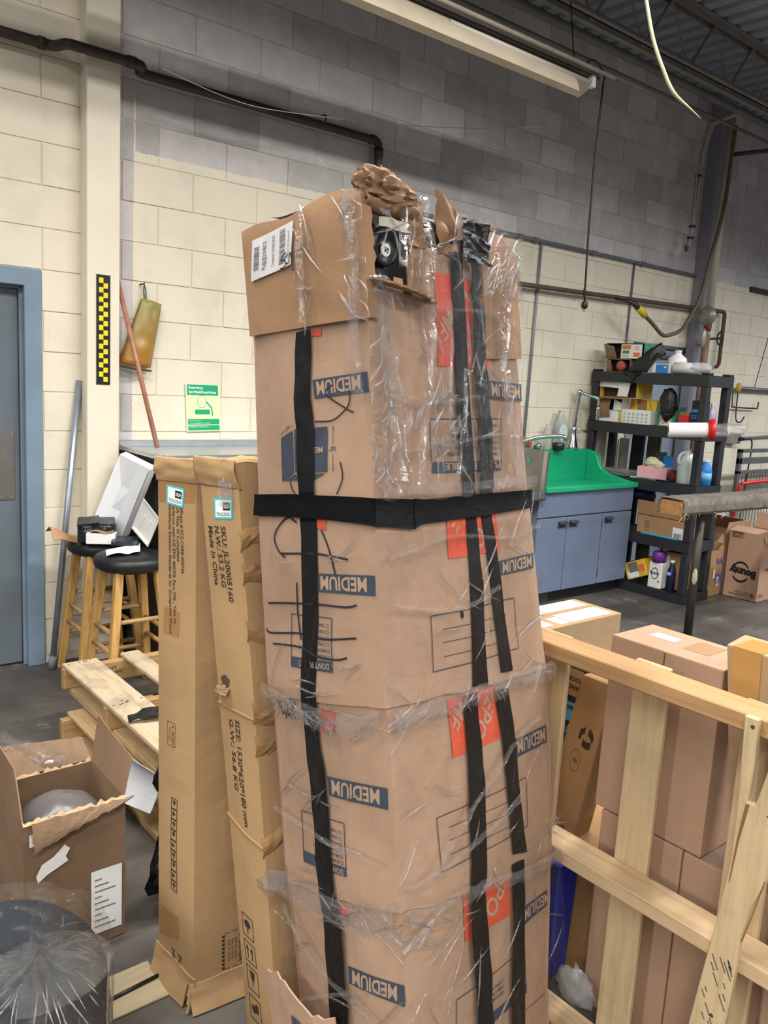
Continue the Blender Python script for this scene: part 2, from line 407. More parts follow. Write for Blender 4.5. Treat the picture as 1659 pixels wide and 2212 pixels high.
# overhead pipes beside the joist
M_ohp = plain('overhead_pipe_paint', '6b6560', .5, var=.15, scale=5)
tag(MB().tube([(-1.5, -.55, 3.98), (8.3, -.55, 3.98)], .03, 10).build('overhead_pipe', M_ohp, smooth=True), 'thick dull pipe running under the ceiling beside the roof joist', 'pipe')
tag(MB().tube([(-1.5, -.45, 3.9), (8.3, -.45, 3.9)], .014, 8).build('overhead_conduit', M_ohp, smooth=True), 'thin dark conduit under the ceiling, nearest the block wall', 'conduit')
tag(MB().tube([(5.9, -2.4, 3.80), (5.5, -.12, 3.84)], .02, 8).build('brace_pipe', M_ohp, smooth=True), 'short pipe crossing below the ceiling at the upper right corner', 'pipe')
# ================================================================ ON THE WALL
M_iron = plain('old_black_pipe', '3d3631', .5, .3, .25, 12); M_blk = plain('black_rubber', '121213', .5, var=.2)
M_paper = plain('white_paper', 'e6e6e4', .6, var=.03, scale=6); M_ink = plain('black_ink', '17161a', .6, var=.1); M_white = plain('white_plastic', 'e3e2dd', .4, var=.03)
M_green = plain('sign_green', '0aa06a', .5, var=.04); M_yel = plain('hazard_yellow', 'f2d512', .5, var=.05); M_red = plain('red_plastic', 'c5202a', .38, var=.08)
# dark pipe with an offset round the pillar
p = tag(MB().tube([(-1.5, -.06, 3.115), (-.60, -.06, 3.118), (-.575, -.065, 3.118), (-.555, -.085, 3.118), (-.545, -.115, 3.118), (-.535, -.14, 3.118), (-.51, -.15, 3.118), (-.19, -.15, 3.118), (-.165, -.145, 3.117), (-.15, -.125, 3.116), (-.148, -.09, 3.115), (-.14, -.068, 3.113), (-.115, -.06, 3.11), (1.405, -.06, 3.11), (1.43, -.06, 3.105), (1.443, -.06, 3.09), (1.446, -.06, 3.065), (1.446, -.06, .01)], .025, 12).build('gas_pipe', M_iron, smooth=True), 'dark iron pipe running past the pillar and turning down behind the tall package', 'pipe')
for nm, a, b in (('coupling', (-.64, -.06, 3.118), (-.605, -.06, 3.118)), ('coupling', (-.24, -.15, 3.118), (-.195, -.15, 3.118)), ('coupling', (1.37, -.06, 3.11), (1.412, -.06, 3.11)), ('coupling', (1.446, -.06, 3.07), (1.446, -.06, 3.02))):
    MB().tube([a, b], .030, 12).build(nm, M_iron, p, smooth=True)
MB().tube([(1.01, -.09, 3.13), (1.01, -.09, 3.16), (1.02, -.06, 3.17), (1.02, -.01, 3.17)], .006, 6).build('pipe_hook', M_iron, p)
# pipe line on the right part
p = tag(MB().tube([(1.6, -.06, 2.365), (3.6, -.06, 2.405), (5.80, -.06, 2.455), (5.85, -.06, 2.45), (5.862, -.06, 2.42), (5.862, -.06, 1.96), (5.862, -.045, 1.93), (5.862, -.024, 1.92)], .019, 10).build('water_pipe', plain('rusty_pipe', '5a463c', .6, .2, .25, 12), smooth=True), 'thin rusty brown pipe along the cream wall, bent down at its right end', 'pipe')
MB().tube([(3.62, -.08, 2.37), (3.62, -.08, 2.44)], .01, 8).build('pipe_clip', M_iron, p)
# surface raceway at the paint line
M_race = plain('grey_raceway', '6f7178', .42, .5, .12, 8)
c = tag(MB().box((1.5, -.03, 2.728), (5.33, 0, 2.755)).build('wall_raceway', M_race, bevel=.004), 'long grey metal raceway on the wall where grey paint meets cream', 'conduit')
for x in (2.85, 3.02, 3.75, 4.45): MB().box((x, -.033, 2.724), (x + .05, -.001, 2.759)).build('raceway_joint', M_race, c)
tag(MB().box((6.39, -.03, 2.71), (7.6, 0, 2.76)).build('wall_raceway', plain('dark_raceway', '3a3536', .5, .4), bevel=.004), 'short dark raceway on the wall at the far right edge', 'conduit')
M_thin = plain('thin_conduit', '85848c', .5, .3, .1)
tag(MB().tube([(3.125, -.012, 2.73), (3.112, -.012, 1.16)], .012, 8).build('thin_conduit', M_thin, smooth=True), 'thin grey vertical conduit between the package and the black shelf', 'conduit')
tag(MB().tube([(4.36, -.012, 2.73), (4.355, -.012, 1.2)], .009, 8).build('thin_conduit', plain('purple_wire', '6d6672', .5), smooth=True), 'thin dark vertical wire just left of the grey door', 'conduit')
# wall-hung hazard strip on the pillar
h = tag(MB().box((-.372, -.099, 1.517), (-.300, -.0952, 2.077)).build('hazard_strip', plain('hazard_black', '14161a', .45)), 'black and yellow chequered warning strip on the cream pillar', 'sign')
for i in range(11):
    for cx, dz in ((-.348, 0), (-.324, .0265)):
        z = 2.062 - i * .0478 - dz
        if z - .026 < 1.52: continue
        MB().box((cx - .0115, -.0998, z - .026), (cx + .0115, -.0989, z)).build('yellow_square', M_yel, h)
# eye wash sign
sg = thing('eye_wash_sign', 'green and pale yellow eye wash sign on the block wall above the counter', 'sign', (.285, -.004, 1.4))
MB().prism([(.172, 1.541), (.388, 1.541), (.410, 1.268), (.188, 1.262)][::-1], lambda u, v, d: V((u, -.010 + d, v)), .004).build('panel', plain('sign_pale', 'd8e6b4', .4, var=.04), sg)
S = bilin((.188, -.0105, 1.262), (.410, -.0105, 1.268), (.388, -.0105, 1.541), (.172, -.0105, 1.541), .0004)
Flat().quad([(.04, .76), (.95, .76), (.955, .975), (.045, .975)]).quad([(.04, .145), (.95, .145), (.95, .26), (.04, .26)]).quad([(.04, .025), (.95, .025), (.95, .125), (.04, .125)]).quad([(.25, .36), (.68, .36), (.68, .46), (.25, .46)]).ring(.46, .63, .13, .008).line([(.59, .62), (.70, .53), (.74, .50)], .03).line([(.735, .5), (.76, .33)], .035).build('green_print', M_green, sg, S)
S2 = bilin((.188, -.0105, 1.262), (.410, -.0105, 1.268), (.388, -.0105, 1.541), (.172, -.0105, 1.541), .0008)
Flat().text('Emergency', (.09, .89), (.42, 0), (0, .055), .03).text('Eye Wash/Drench Hose', (.09, .80), (.80, 0), (0, .055), .03).text('Keep area clear', (.08, .215), (.35, 0), (0, .025)).text('Test equipment weekly', (.08, .165), (.6, 0), (0, .025)).text('EMERGENCY EQUIPMENT', (.08, .085), (.55, 0), (0, .024)).build('lettering', M_paper, sg, S2)
# mop handle
st = [V((-.234, -.016, 2.085)), V((-.132, -.325, 1.205))]
tag(MB().tube(st, .0125, 10).build('broom_handle', plain('worn_reddish_wood', 'a8745c', .45, var=.18, scale=20), smooth=True), 'reddish wooden broom handle leaning on the wall beside the pillar', 'handle')
# amber bag on hook
bg = thing('hanging_sleeve', 'dusty amber plastic sleeve hanging from a hook right of the pillar', 'sleeve', (-.1, -.05, 1.6))
def sl(u, v):
    xl = -.222 + (.125) * v; xr = -.052 + .062 * v
    y = -.035 - .05 * math.sin(PI * u) * (1 - .75 * v) - .012 * noise.noise(V((u * 4, v * 6, 1)))
    return V((xl + (xr - xl) * u, y, 1.615 + .37 * v + .02 * (1 - u) * (1 - v) - .02 * u * v))
t = NT('amber_plastic'); zc = t.n('ShaderNodeSeparateXYZ'); t.l(t.coord('Generated'), zc.inputs[0])
t.set(Base_Color=t.mix(t.math('ADD', zc.outputs[2], t.math('MULTIPLY', t.math('SUBTRACT', t.noise(14), .5), .7)), lin('a8721c'), lin('8f8a52')), Roughness=.4)
MB().grid(sl, 10, 14).build('sleeve_front', t.m, bg, smooth=True, solid=.004)
MB().grid(lambda u, v: sl(u, v) * 1 + V((0, -sl(u, v).y - .012, 0)), 4, 6).build('sleeve_back', t.m, bg, solid=.003)
MB().tube([(-.085, -.03, 1.98), (-.09, -.03, 2.03), (-.085, -.022, 2.065), (-.075, -.022, 2.03), (-.075, -.03, 1.98)], .004, 6).build('loop', plain('green_cord', '39604c', .6), bg)
MB().tube([(-.1, -.001, 2.06), (-.09, -.03, 2.062), (-.085, -.03, 2.07)], .004, 6).build('hook', M_iron, bg)
MB().tube([(-.225, -.04, 1.618), (-.15, -.085, 1.606), (-.05, -.045, 1.60)], .006, 6).build('dark_hem', plain('dark_hem', '4a3216', .7), bg)
# grey pole by the pillar
gp = tag(MB().tube([(-.432, -.012, 1.53), (-.608, -.10, .03)], .0165, 12).build('metal_pole', plain('galvanised_tube', '9aa3ad', .35, .7, .1, 12), smooth=True), 'galvanised metal pole leaning in the corner left of the pillar', 'pole')
MB().tube([(-.604, -.098, .07), (-.613, -.102, .002)], .021, 12).build('foot_cap', plain('grey_rubber', '6b6d70', .6), gp, smooth=True)
# black power cord hanging from the lamp
cdp = [(2.436, -1.0, 3.50), (2.43, -1.0, 3.3), (2.42, -1.0, 3.06), (2.424, -1.0, 2.8), (2.43, -1.0, 2.56), (2.442, -1.0, 2.36), (2.446, -1.0, 2.24), (2.455, -1.0, 2.185)]
pc = tag(MB().tube(cdp, .0065, 8).build('power_cord', M_blk, smooth=True), 'thin black power cord with a plug dangling from the ceiling lamp', 'cord')
MB().lathe([(.006, .03), (.02, .02), (.022, -.01), (.012, -.02)], (2.456, -1.0, 2.165), 12).build('plug', M_blk, pc, smooth=True)
pg = MB()
for dx in (-.008, .006): pg.box((2.452 + dx, -1.003, 2.125), (2.457 + dx, -.997, 2.147))
pg.build('prongs', M_steel, pc)
# hanging cable bundle
cb = thing('cable_bundle', 'loose pale cable bundle tied up and hanging from the roof joist', 'cable', (5.0, -.6, 3.9))
bp = [(5.04, -.5, 4.05), (5.005, -.2, 3.98), (4.99, -.15, 3.75), (4.975, -.15, 3.55), (4.965, -.15, 3.3), (4.97, -.15, 3.12), (4.96, -.15, 3.02), (4.94, -.15, 2.965), (4.92, -.15, 2.945)]
M_cab = plain('grey_cable', 'a9a39a', .5, var=.1)
for k in range(4):
    q = [V(a) + V((.014 * math.cos(k * 1.6 + i * .5), .012 * math.sin(k * 1.6 + i * .5), 0)) * (1 + .8 * math.sin(i * .8)) for i, a in enumerate(bp)]
    MB().tube(q, .010, 6).build('cable', M_cab, cb, smooth=True)
for i in (3, 5, 6): MB().tube([V(bp[i]) + V((0, 0, .008)), V(bp[i]) - V((0, 0, .008))], .03, 10).build('cable_tie', M_blk, cb)
MB().blob((4.915, -.15, 2.925), (.022, .02, .03), .15, 3, 10, 8).build('end_cap', plain('dark_cap', '4a4744', .5), cb, smooth=True)
# white riser pipe with valve
rp = thing('riser_pipe', 'cream vertical pipe with a red valve in front of the grey pillar', 'pipe', (5.335, -.2, 2.2))
MB().tube([(5.335, -.2, 4.2), (5.335, -.2, 2.42)], .036, 14).build('upper_pipe', plain('riser_cream', 'bdb4a6', .5, var=.06), rp, smooth=True)
MB().tube([(5.335, -.2, 2.2), (5.335, -.2, 1.9), (5.335, -.2, 0)], .033, 14).build('lower_pipe', plain('riser_rust', '8a6a52', .6, .1, .25, 8), rp, smooth=True)
MB().lathe([(.042, .19), (.05, .17), (.05, .12), (.036, .1), (.036, .03), (.03, 0)], (5.335, -.2, 2.23), 14).build('red_fitting', plain('dull_red', '8e3b3b', .5), rp, smooth=True)
MB().lathe([(.02, -.06), (.085, -.05), (.09, -.02), (.06, .0), (.02, .0)], (5.26, -.24, 2.36), 18, R3('Y', PI / 2)).build('alarm_bell', plain('bell_grey', '9b9890', .4, .5), rp, smooth=True)
MB().tube([(5.335, -.2, 2.16), (5.43, -.25, 2.17), (5.47, -.26, 2.175)], .012, 8).build('valve_stem', M_iron, rp)
MB().tube([V((5.475, -.26, 2.175)) + V((0, .03 * math.cos(a * PI / 6), .06 * math.sin(a * PI / 6))) for a in range(13)], .009, 6).build('handwheel', M_iron, rp)
MB().blob((5.25, -.22, 2.16), (.035, .025, .09), .1, 3).build('tag_plate', plain('tag_grey', 'a6a49c', .4, .4), rp, smooth=True)
# hose / strap with yellow grip
hp = [(5.24, -.3, 4.0), (5.225, -.3, 3.7), (5.215, -.3, 3.4), (5.19, -.28, 3.1), (5.14, -.27, 2.9), (5.05, -.26, 2.52), (4.93, -.25, 2.32), (4.85, -.25, 2.225), (4.77, -.25, 2.18), (4.67, -.25, 2.15), (4.576, -.25, 2.133), (4.5, -.25, 2.148), (4.42, -.25, 2.19), (4.33, -.25, 2.235), (4.2, -.25, 2.292)]
def smoothpath(P, n=4):
    P = [V(p) for p in P]; out = []
    for i in range(len(P) - 1):
        p0, p1, p2, p3 = P[max(i - 1, 0)], P[i], P[i + 1], P[min(i + 2, len(P) - 1)]
        for k in range(n):
            s = k / n; out.append(.5 * ((2 * p1) + (p2 - p0) * s + (2 * p0 - 5 * p1 + 4 * p2 - p3) * s * s + (3 * p1 - p0 - 3 * p2 + p3) * s ** 3))
    return out + [P[-1]]
ho = tag(MB().tube(smoothpath(hp), .017, 10).build('air_hose', plain('olive_hose', '5d573f', .5, var=.2, scale=10), smooth=True), 'drooping dark hose with a yellow grip hung below the brown pipe', 'hose')
MB().tube([(4.235, -.25, 2.278), (4.125, -.25, 2.333)], .03, 12).build('yellow_grip', plain('grip_yellow', 'd8c22b', .45, var=.08), ho, smooth=True)
MB().tube([(4.13, -.25, 2.33), (4.075, -.25, 2.355), (4.04, -.22, 2.375), (4.02, -.1, 2.40)], [.026, .024, .018, .014], 10).build('nozzle', plain('nozzle_dark', '3a3a3c', .4, .4), ho, smooth=True)
# cobweb thread
tag(MB().tube(smoothpath([(-.12, -.3, 3.08), (.25, -.3, 3.03), (.608, -.3, 3.045), (1.546, -.3, 3.18), (2.413, -.3, 3.36), (3.357, -.3, 3.6), (3.6, -.2, 3.68)]), .0022, 5).build('sagging_string', plain('pale_string', 'b7b2a8', .7)), 'thin pale string sagging across the grey upper wall', 'string')
# yellow-green cord
tag(MB().tube(smoothpath([(.93, -2.28, 3.33), (.953, -2.318, 3.174), (.967, -2.366, 2.999), (.99, -2.412, 2.878), (1.017, -2.452, 2.791), (1.064, -2.504, 2.732), (1.1, -2.53, 2.70)]), [.008] * 17 + [.007, .006, .005, .004, .003, .003, .002, .002], 6).build('dangling_cord', plain('yellow_green_cord', '8f8d6a', .6, var=.1), smooth=True), 'dull yellow-green cord dangling from above at the upper right', 'cord')
# fluorescent fixture hung near the wall
fx = thing('strip_lamp', 'unlit strip lamp with a beige reflector hanging under the roof beside the wall', 'lamp', (1.2, -1.0, 3.45))
M_refl = plain('lamp_beige', 'cfc2ac', .5, var=.08, scale=4)
MB().grid(lambda u, v: V((-1.2 + 3.38 * u, -1.03 + .02 * v + .05 * v * v, 3.385 + .125 * v)), 1, 4).build('reflector', M_refl, fx, solid=.004)
MB().grid(lambda u, v: V((-1.2 + 3.62 * u, -.96 + .13 * v, 3.51 - .06 * v)), 1, 2).build('rear_reflector', M_refl, fx, solid=.004)
MB().box((-1.2, -.985, 3.515), (2.42, -.93, 3.56)).build('channel', plain('lamp_channel', '4a4643', .5), fx, bevel=.004)
MB().tube([(-1.2, -1.035, 3.535), (2.5, -1.035, 3.535)], .011, 8).build('edge_rod', plain('lamp_edge', 'bfb3a1', .5), fx, smooth=True)
for x in (-1.1, 1.15): MB().tube([(x, -.985, 3.475), (x + 1.17, -.985, 3.475)], .017, 12).build('tube', plain('lamp_tube', 'd8d2c4', .3, var=.02), fx, smooth=True)
for x in (.05, 2.33): MB().box((x, -1.0, 3.455), (x + .035, -.965, 3.52)).build('lamp_socket', M_white, fx)
for x in (.6, 2.2): MB().tube([(x, -.955, 3.56), (x + .02, -.87, 3.93)], .004, 5).build('hanger_wire', M_blk, fx)
MB().tube(smoothpath([(2.35, -.96, 3.55), (2.33, -.95, 3.6), (2.38, -.97, 3.62), (2.436, -1.0, 3.55), (2.436, -1.0, 3.50)]), .005, 6).build('lead', M_blk, fx)
# ================================================================ THE TALL TAPED PACKAGE
PX0, PY0, PLX, PLY = -.9765, -3.4471, .0016, .152
PdR = V((.98846705, .1494661, -.02434712)); PdL = V((-.15142741, .97727601, -.14832849))
ZT = [0, .38, .594, .848, .985, 1.015, 1.398, 1.748, 1.971]; DX = [.026, .020, .014, .005, -.001, -.006, -.015, -.010, -.020]
WL = ([0, .33, .56, .8, .98, 1.4, 1.76, 1.96], [.335, .335, .352, .348, .348, .342, .342, .322]); WR = ([0, .2, .49, .77, .97, 1.38, 1.71, 1.98], [.515, .528, .565, .585, .58, .54, .505, .497])
def interp(x, xs, ys):
    if x <= xs[0]: return ys[0]
    for i in range(len(xs) - 1):
        if x <= xs[i + 1]: return ys[i] + (ys[i + 1] - ys[i]) * (x - xs[i]) / (xs[i + 1] - xs[i])
    return ys[-1]
def pnear(z): return V((PX0 + PLX * z + interp(z, ZT, DX), PY0 + PLY * z, z))
NR = V((PdR.y, -PdR.x, 0)).normalized(); NL = V((-PdL.y, PdL.x, 0)).normalized()
if NR.y > 0: NR = -NR
if NL.x > 0: NL = -NL
def dent(p): return noise.noise(p * 6.5) * .005 + noise.noise(p * 17 + V((5, 1, 2))) * .0022
def PS(f, w, z, off=0.0):
    """point on the left ('L') or right ('R') face: w metres from the near edge, at height z"""
    d, n, wm = (PdL, NL, interp(z, *WL)) if f == 'L' else (PdR, NR, interp(z, *WR))
    p = pnear(z) + d * w; s = max(0, min(1, w / wm))
    p = p + n * (.010 * math.sin(PI * s) + dent(p) * math.sin(PI * s) ** .5 + off) + (NR if f == 'L' else NL) * off * max(0.0, min(1.0, 1 - w / .008))
    if p.z < .004: p.z = .004
    return p
def PB(f, s, z, off=0.0):
    """back faces: f 'BL' from the left corner to the back corner, 'BR' from the right corner to the back corner"""
    wl, wr = interp(z, *WL), interp(z, *WR); a = pnear(z)
    p = a + (PdL * wl + PdR * wr * s if f == 'BL' else PdR * wr + PdL * wl * s) - (NR if f == 'BL' else NL) * off
    if p.z < .004: p.z = .004
    return p
def sleeve(zt, zb, off=0.0, nz=14, hole=None, ragged=.004, seed=0):
    """zt/zb: top and bottom heights (near, left, right) of one carton sleeve"""
    def zz(z3, s, f): return z3[0] + ((z3[1] if f == 'L' else z3[2]) - z3[0]) * s + noise.noise(V((s * 9, seed, 2 if f == 'L' else 5))) * ragged
    m = MB()
    for f in 'LR':
        def fn(u, v, f=f):
            z = zz(zb, u, f) * (1 - v) + zz(zt, u, f) * v; wm = interp(z, *(WL if f == 'L' else WR))
            return PS(f, wm * u, z, off)
        m.grid(fn, 14 if f == 'L' else 20, nz, skip=(lambda u, v, f=f: hole(u, v)) if (hole and f == 'R') else None)
    for f in ('BL', 'BR'):
        i = 1 if f == 'BL' else 2
        m.grid(lambda u, v, f=f, i=i: PB(f, u, zb[i] * (1 - v) + zt[i] * v, off), 4, nz)
    return m
M_pk = cardboard('package_cardboard', 'b6967d'); M_pk2 = cardboard('cap_cardboard', 'ad8866', stain=.1); M_pkin = cardboard('inner_cardboard', '94755a')
M_tape = NT('black_duct_tape'); M_tape.bump(M_tape.noise(30, 5, .6), .35, .006); M_tape = M_tape.set(Base_Color=lin('0d0d0f'), Roughness=.5, Specular_IOR_Level=.22)
M_tapeg = NT('shiny_black_tape'); M_tapeg.bump(M_tapeg.noise(38, 6, .65), .9, .012); M_tapeg = M_tapeg.set(Base_Color=lin('0b0b0d'), Roughness=.16, Specular_IOR_Level=.6)
M_navy = plain('navy_print', '3c4657', .6, var=.12, scale=20); M_orange = plain('orange_print', 'd8583a', .6, var=.1, scale=20); M_marker = plain('marker_ink', '2a2330', .5, var=.15)
M_tanprint = plain('bare_cardboard_letter', 'b6967d', .7, var=.06)
pk = thing('wrapped_package', 'tall stack of joined cartons taped in black and wrapped in clear film', 'package', (-.75, -3.2, 0))
def hole(u, v):
    w = u * .497; z = 1.395 + (1.985 - 1.395) * v
    if z > 1.822 + .02 * noise.noise(V((w * 40, 0, 0))) and w < .118 - .9 * max(0, z - 1.905) * 0 + .01 * noise.noise(V((z * 50, 3, 0))): return True
    return z > 1.915 + .012 * noise.noise(V((w * 60, 7, 0))) and w < .245
L1 = ((1.985, 1.975, 1.985), (1.395, 1.39, 1.375)); 
sl1 = sleeve(*L1, 0, 40, hole, .004, 1).build('cardboard_sleeve', M_pk, pk, smooth=False)
sleeve((1.41, 1.41, 1.40), (1.013, .985, .975), .003, 18, None, .004, 2).build('cardboard_sleeve', M_pk, pk)
sleeve((1.03, 1.03, 1.02), (.600, .560, .495), -.004, 18, None, .006, 3).build('cardboard_sleeve', M_pk, pk)
sleeve((.63, .60, .55), (.20, .18, .16), -.010, 18, None, .006, 4).build('cardboard_sleeve', M_pk, pk)
sleeve((.22, .2, .18), (0, 0, 0), -.006, 8, None, 0, 5).build('cardboard_sleeve', M_pk, pk)
# loose outer cap: left face, its fold over the near edge and the right-hand panel
cap = MB()
cap.grid(lambda u, v: PS('L', .338 * u, (1.750 + .012 * u) * (1 - v) + (1.985 - .008 * u + .006 * math.sin(u * 9)) * v, .010 + .004 * math.sin(u * 7)), 16, 14)
cap.build('outer_cap_left', M_pk2, pk, solid=.004)
MB().grid(lambda u, v: PS('R', .362 + .15 * u, (1.703 + .012 * u) * (1 - v) + (1.95 + .02 * u - .03 * (1 - u) ** 2) * v, .008), 10, 12).build('outer_cap_right', M_pk2, pk, solid=.004)
MB().grid(lambda u, v: PS('R', .0 + .025 * u * (.6 + .8 * abs(noise.noise(V((v * 9, 2, 0))))), 1.752 + .23 * v, .009), 3, 16).build('cap_fold', M_pk2, pk, solid=.003)
# top: crumpled lid
def top(u, v):
    u = .03 + .94 * u; v = .04 + .84 * v; z = 1.945; a = pnear(z) + PdR * interp(z, *WR) * u + PdL * interp(z, *WL) * v
    return V((a.x, a.y, z + .02 + .025 * noise.noise(a * 9) - .03 * math.sin(PI * u) * math.sin(PI * v)))
MB().grid(top, 16, 12, skip=lambda u, v: u < .48 and v < .5).build('crumpled_lid', M_pk2, pk)
# dark appliance inside, seen through the tear
M_blkp = plain('black_satin_plastic', '0b0b0e', .45, var=.1)
a0 = pnear(1.70); body = MB()
def inner(w, d, z): return pnear(z) + PdR * w + PdL * d
body.hexa([inner(.012, .03, 1.6), inner(.30, .03, 1.6), inner(.30, .25, 1.6), inner(.012, .25, 1.6), inner(.012, .03, 1.945), inner(.30, .03, 1.945), inner(.30, .25, 1.96), inner(.012, .25, 1.96)])
body.build('black_body', M_blkp, pk, bevel=.008, seg=2)
MB().hexa([inner(.03, .006, 1.6), inner(.072, .006, 1.6), inner(.072, .04, 1.6), inner(.03, .04, 1.6), inner(.03, .010, 1.868), inner(.072, .010, 1.868), inner(.072, .04, 1.868), inner(.03, .04, 1.868)]).build('dark_upright', plain('dark_grey_plastic', '1b1c1f', .45), pk, bevel=.006)
rotR = Matrix((PdR, NR.cross(PdR), NR)).transposed()
kb = MB().lathe([(.034, -.02), (.038, -.004), (.036, .006), (.030, .008), (.027, .003), (.0, .003)], inner(.055, .016, 1.893) + NR * .02, 28, rotR).build('round_button', plain('button_black', '17171a', .35), pk, smooth=True)
MB().lathe([(.0125, .0), (.0125, .003), (0, .0032)], inner(.052, .016, 1.886) + NR * .0235, 20, rotR).build('white_disc', M_paper, kb)
Flat().text('S', (-.006, -.006), (.012, 0), (0, .012), .02).build('letter', M_ink, kb, lambda u, v: inner(.052, .016, 1.886) + NR * .0275 + PdR * (u * .2 - v) * .9 + V((0, 0, 1)) * (v * .2 + u) * .9)
MB().hexa([pnear(1.96) + PdL * a + PdR * b + V((0, 0, c)) for c in (-.01, .043) for a, b in ((.135, .03), (.135, .08), (.205, .08), (.205, .03))]).build('black_handle', M_blkp, pk, bevel=.004)
MB().tube([pnear(1.975) + PdR * .15 + PdL * .03, pnear(1.975) + PdR * .36 + PdL * .03], .011, 10).build('black_bar', M_blkp, pk, smooth=True)
# torn flaps
def flap1(u, v):
    w = .004 + .186 * u; rag = .010 * noise.noise(V((u * 22, v * 3, 1))) * v
    out = .006 + v * (.052 * math.sin(PI * min(1, u * 1.1 + .06)) ** .7 + .004) + rag
    return PS('R', w, 1.823 - .012 * u - .010 * v - .012 * math.sin(PI * u) * v * .5 + .012 * (1 - u) * v, out)
MB().grid(flap1, 26, 6).build('torn_flap', M_pkin, pk, solid=.004)
def lump(u, v):
    th = PI * v; ph = 2 * PI * u; d = V((math.sin(th) * math.cos(ph), math.sin(th) * math.sin(ph), math.cos(th)))
    k = 1 + .30 * (1 - 2.8 * abs(noise.noise(d * 2.3 + V((4, 2, 7))))) + .14 * (1 - 2.5 * abs(noise.noise(d * 5.1)))
    return pnear(1.985) + PdR * (.066 + .064 * d.x * k) + NR * (.004 + .030 * d.y * k) + V((0, 0, 1)) * (.006 + .026 * d.z * k * (1.2 - .4 * d.x) - .006 * d.x)
MB().grid(lump, 30, 18).build('crumpled_flap', M_pkin, pk)
MB().grid(lambda u, v: pnear(1.975) + PdR * (.0 + .135 * u) + NR * (.004 + .030 * math.sin(PI * v) * (.6 + .4 * u)) + V((0, 0, 1)) * (.012 - .038 * v + .008 * noise.noise(V((u * 4, v * 3, 1)))), 20, 8).build('torn_flap', M_pkin, pk, smooth=True, solid=.003)
def flap3(u, v):
    return PS('R', .205 + .062 * u - .01 * v + .008 * noise.noise(V((v * 5, 0, 1))), 1.905 + .125 * v - .03 * u * v, .004 + .02 * noise.noise(V((u * 2, v * 3, 4))) + .012 * v)
MB().grid(flap3, 10, 18).build('torn_flap', M_pkin, pk, solid=.003)
MB().grid(lambda u, v: PS('R', .122 + .045 * u + .008 * noise.noise(V((v * 8, u * 3, 9))), 1.905 + .09 * v, .006 + .010 * noise.noise(V((u * 2, v * 3, 6)))), 6, 14).build('torn_strip', M_pkin, pk, solid=.003)
MB().grid(lambda u, v: PS('R', .112 + .035 * u, 1.82 + .065 * v, .002 + .006 * u), 4, 8).build('torn_strip', M_pkin, pk, solid=.003)
Flat().text('cue', (.262, 1.913), (-.045, -.006), (0, -.024), .02).build('marker_word', M_ink, pk, lambda w, z: PS('R', w, z, .022))
mk = Flat()
for i in range(9): mk.line([(.25 + .06 * i + .03 * math.sin(i * 7), .32 + .05 * math.cos(i * 3)), (.27 + .065 * i, .5 + .06 * math.sin(i * 5))], .022)
mk.build('marker_smudge', M_ink, pk, lambda u, v: lump(.52 + .45 * u, .12 + .55 * v) + (NR + V((0, 0, .6))) * .0035)
# bottom flap turned out at the lower left
MB().grid(lambda u, v: PS('L', .385 - .235 * u, .20 + .165 * v - .0 * u + (.02 * math.sin(u * 6) + .012 * noise.noise(V((u * 14, 0, 0)))) * v, .030 + .018 * v + .016 * math.sin(u * 3)), 16, 8).build('loose_flap', M_pk, pk, solid=.004)
def fl(w, z, o=.0): 
    u = (.385 - w) / .235; v = (z - .20) / .165
    return PS('L', w, z, .030 + .018 * v + .016 * math.sin(u * 3) + .006 + o)
Flat().quad([(.275, .20), (.246, .20), (.246, .312), (.275, .32)], 3, 4).quad([(.242, .20), (.19, .20), (.172, .292), (.242, .312)], 4, 4).build('navy_print', M_navy, pk, fl)
# black tapes
def strip(name, f, pts, off, mat=None, sub=3, crumple=0):
    """pts: (w1, z1, w2, z2) pairs of the two edges"""
    rows = []
    for i in range(len(pts) - 1):
        for k in range(sub): s = k / sub; rows.append([pts[i][j] + (pts[i + 1][j] - pts[i][j]) * s for j in range(4)])
    rows.append(pts[-1]); m = MB(); n = 14 if crumple else 4
    for r in rows:
        for k in range(n + 1):
            s = k / n; m.v.append(PS(f, r[0] + (r[2] - r[0]) * s, r[1] + (r[3] - r[1]) * s, off + .0012 * math.sin(r[1] * 60 + k) + (crumple * (1 - 2.2 * abs(noise.noise(V((r[0] * 40 + s * 2.2, r[1] * 42, 7))))) if crumple else 0)))
    m.f = [(i * (n + 1) + k, i * (n + 1) + k + 1, (i + 1) * (n + 1) + k + 1, (i + 1) * (n + 1) + k) for i in range(len(rows) - 1) for k in range(n)]
    return m.build(name, mat or M_tape, pk, solid=.0016)
def pr(*a): return [a[i] + a[i + 1] for i in range(0, len(a), 2)]
strip('black_tape', 'L', pr((.191, 1.75), (.147, 1.75), (.199, 1.619), (.15, 1.615), (.193, 1.553), (.144, 1.55), (.197, 1.431), (.149, 1.431), (.194, 1.382), (.147, 1.382), (.2, 1.251), (.153, 1.253), (.211, 1.115), (.164, 1.12), (.231, .974), (.184, .982)), .0065)
strip('black_tape', 'L', pr((.23, .98), (.187, .98), (.23, .929), (.187, .923), (.226, .835), (.176, .86), (.225, .76), (.176, .772), (.226, .654), (.175, .668), (.223, .578), (.172, .594), (.213, .531), (.159, .549), (.216, .422), (.161, .443), (.214, .295), (.159, .319), (.21, .02), (.158, .02)), .0045)
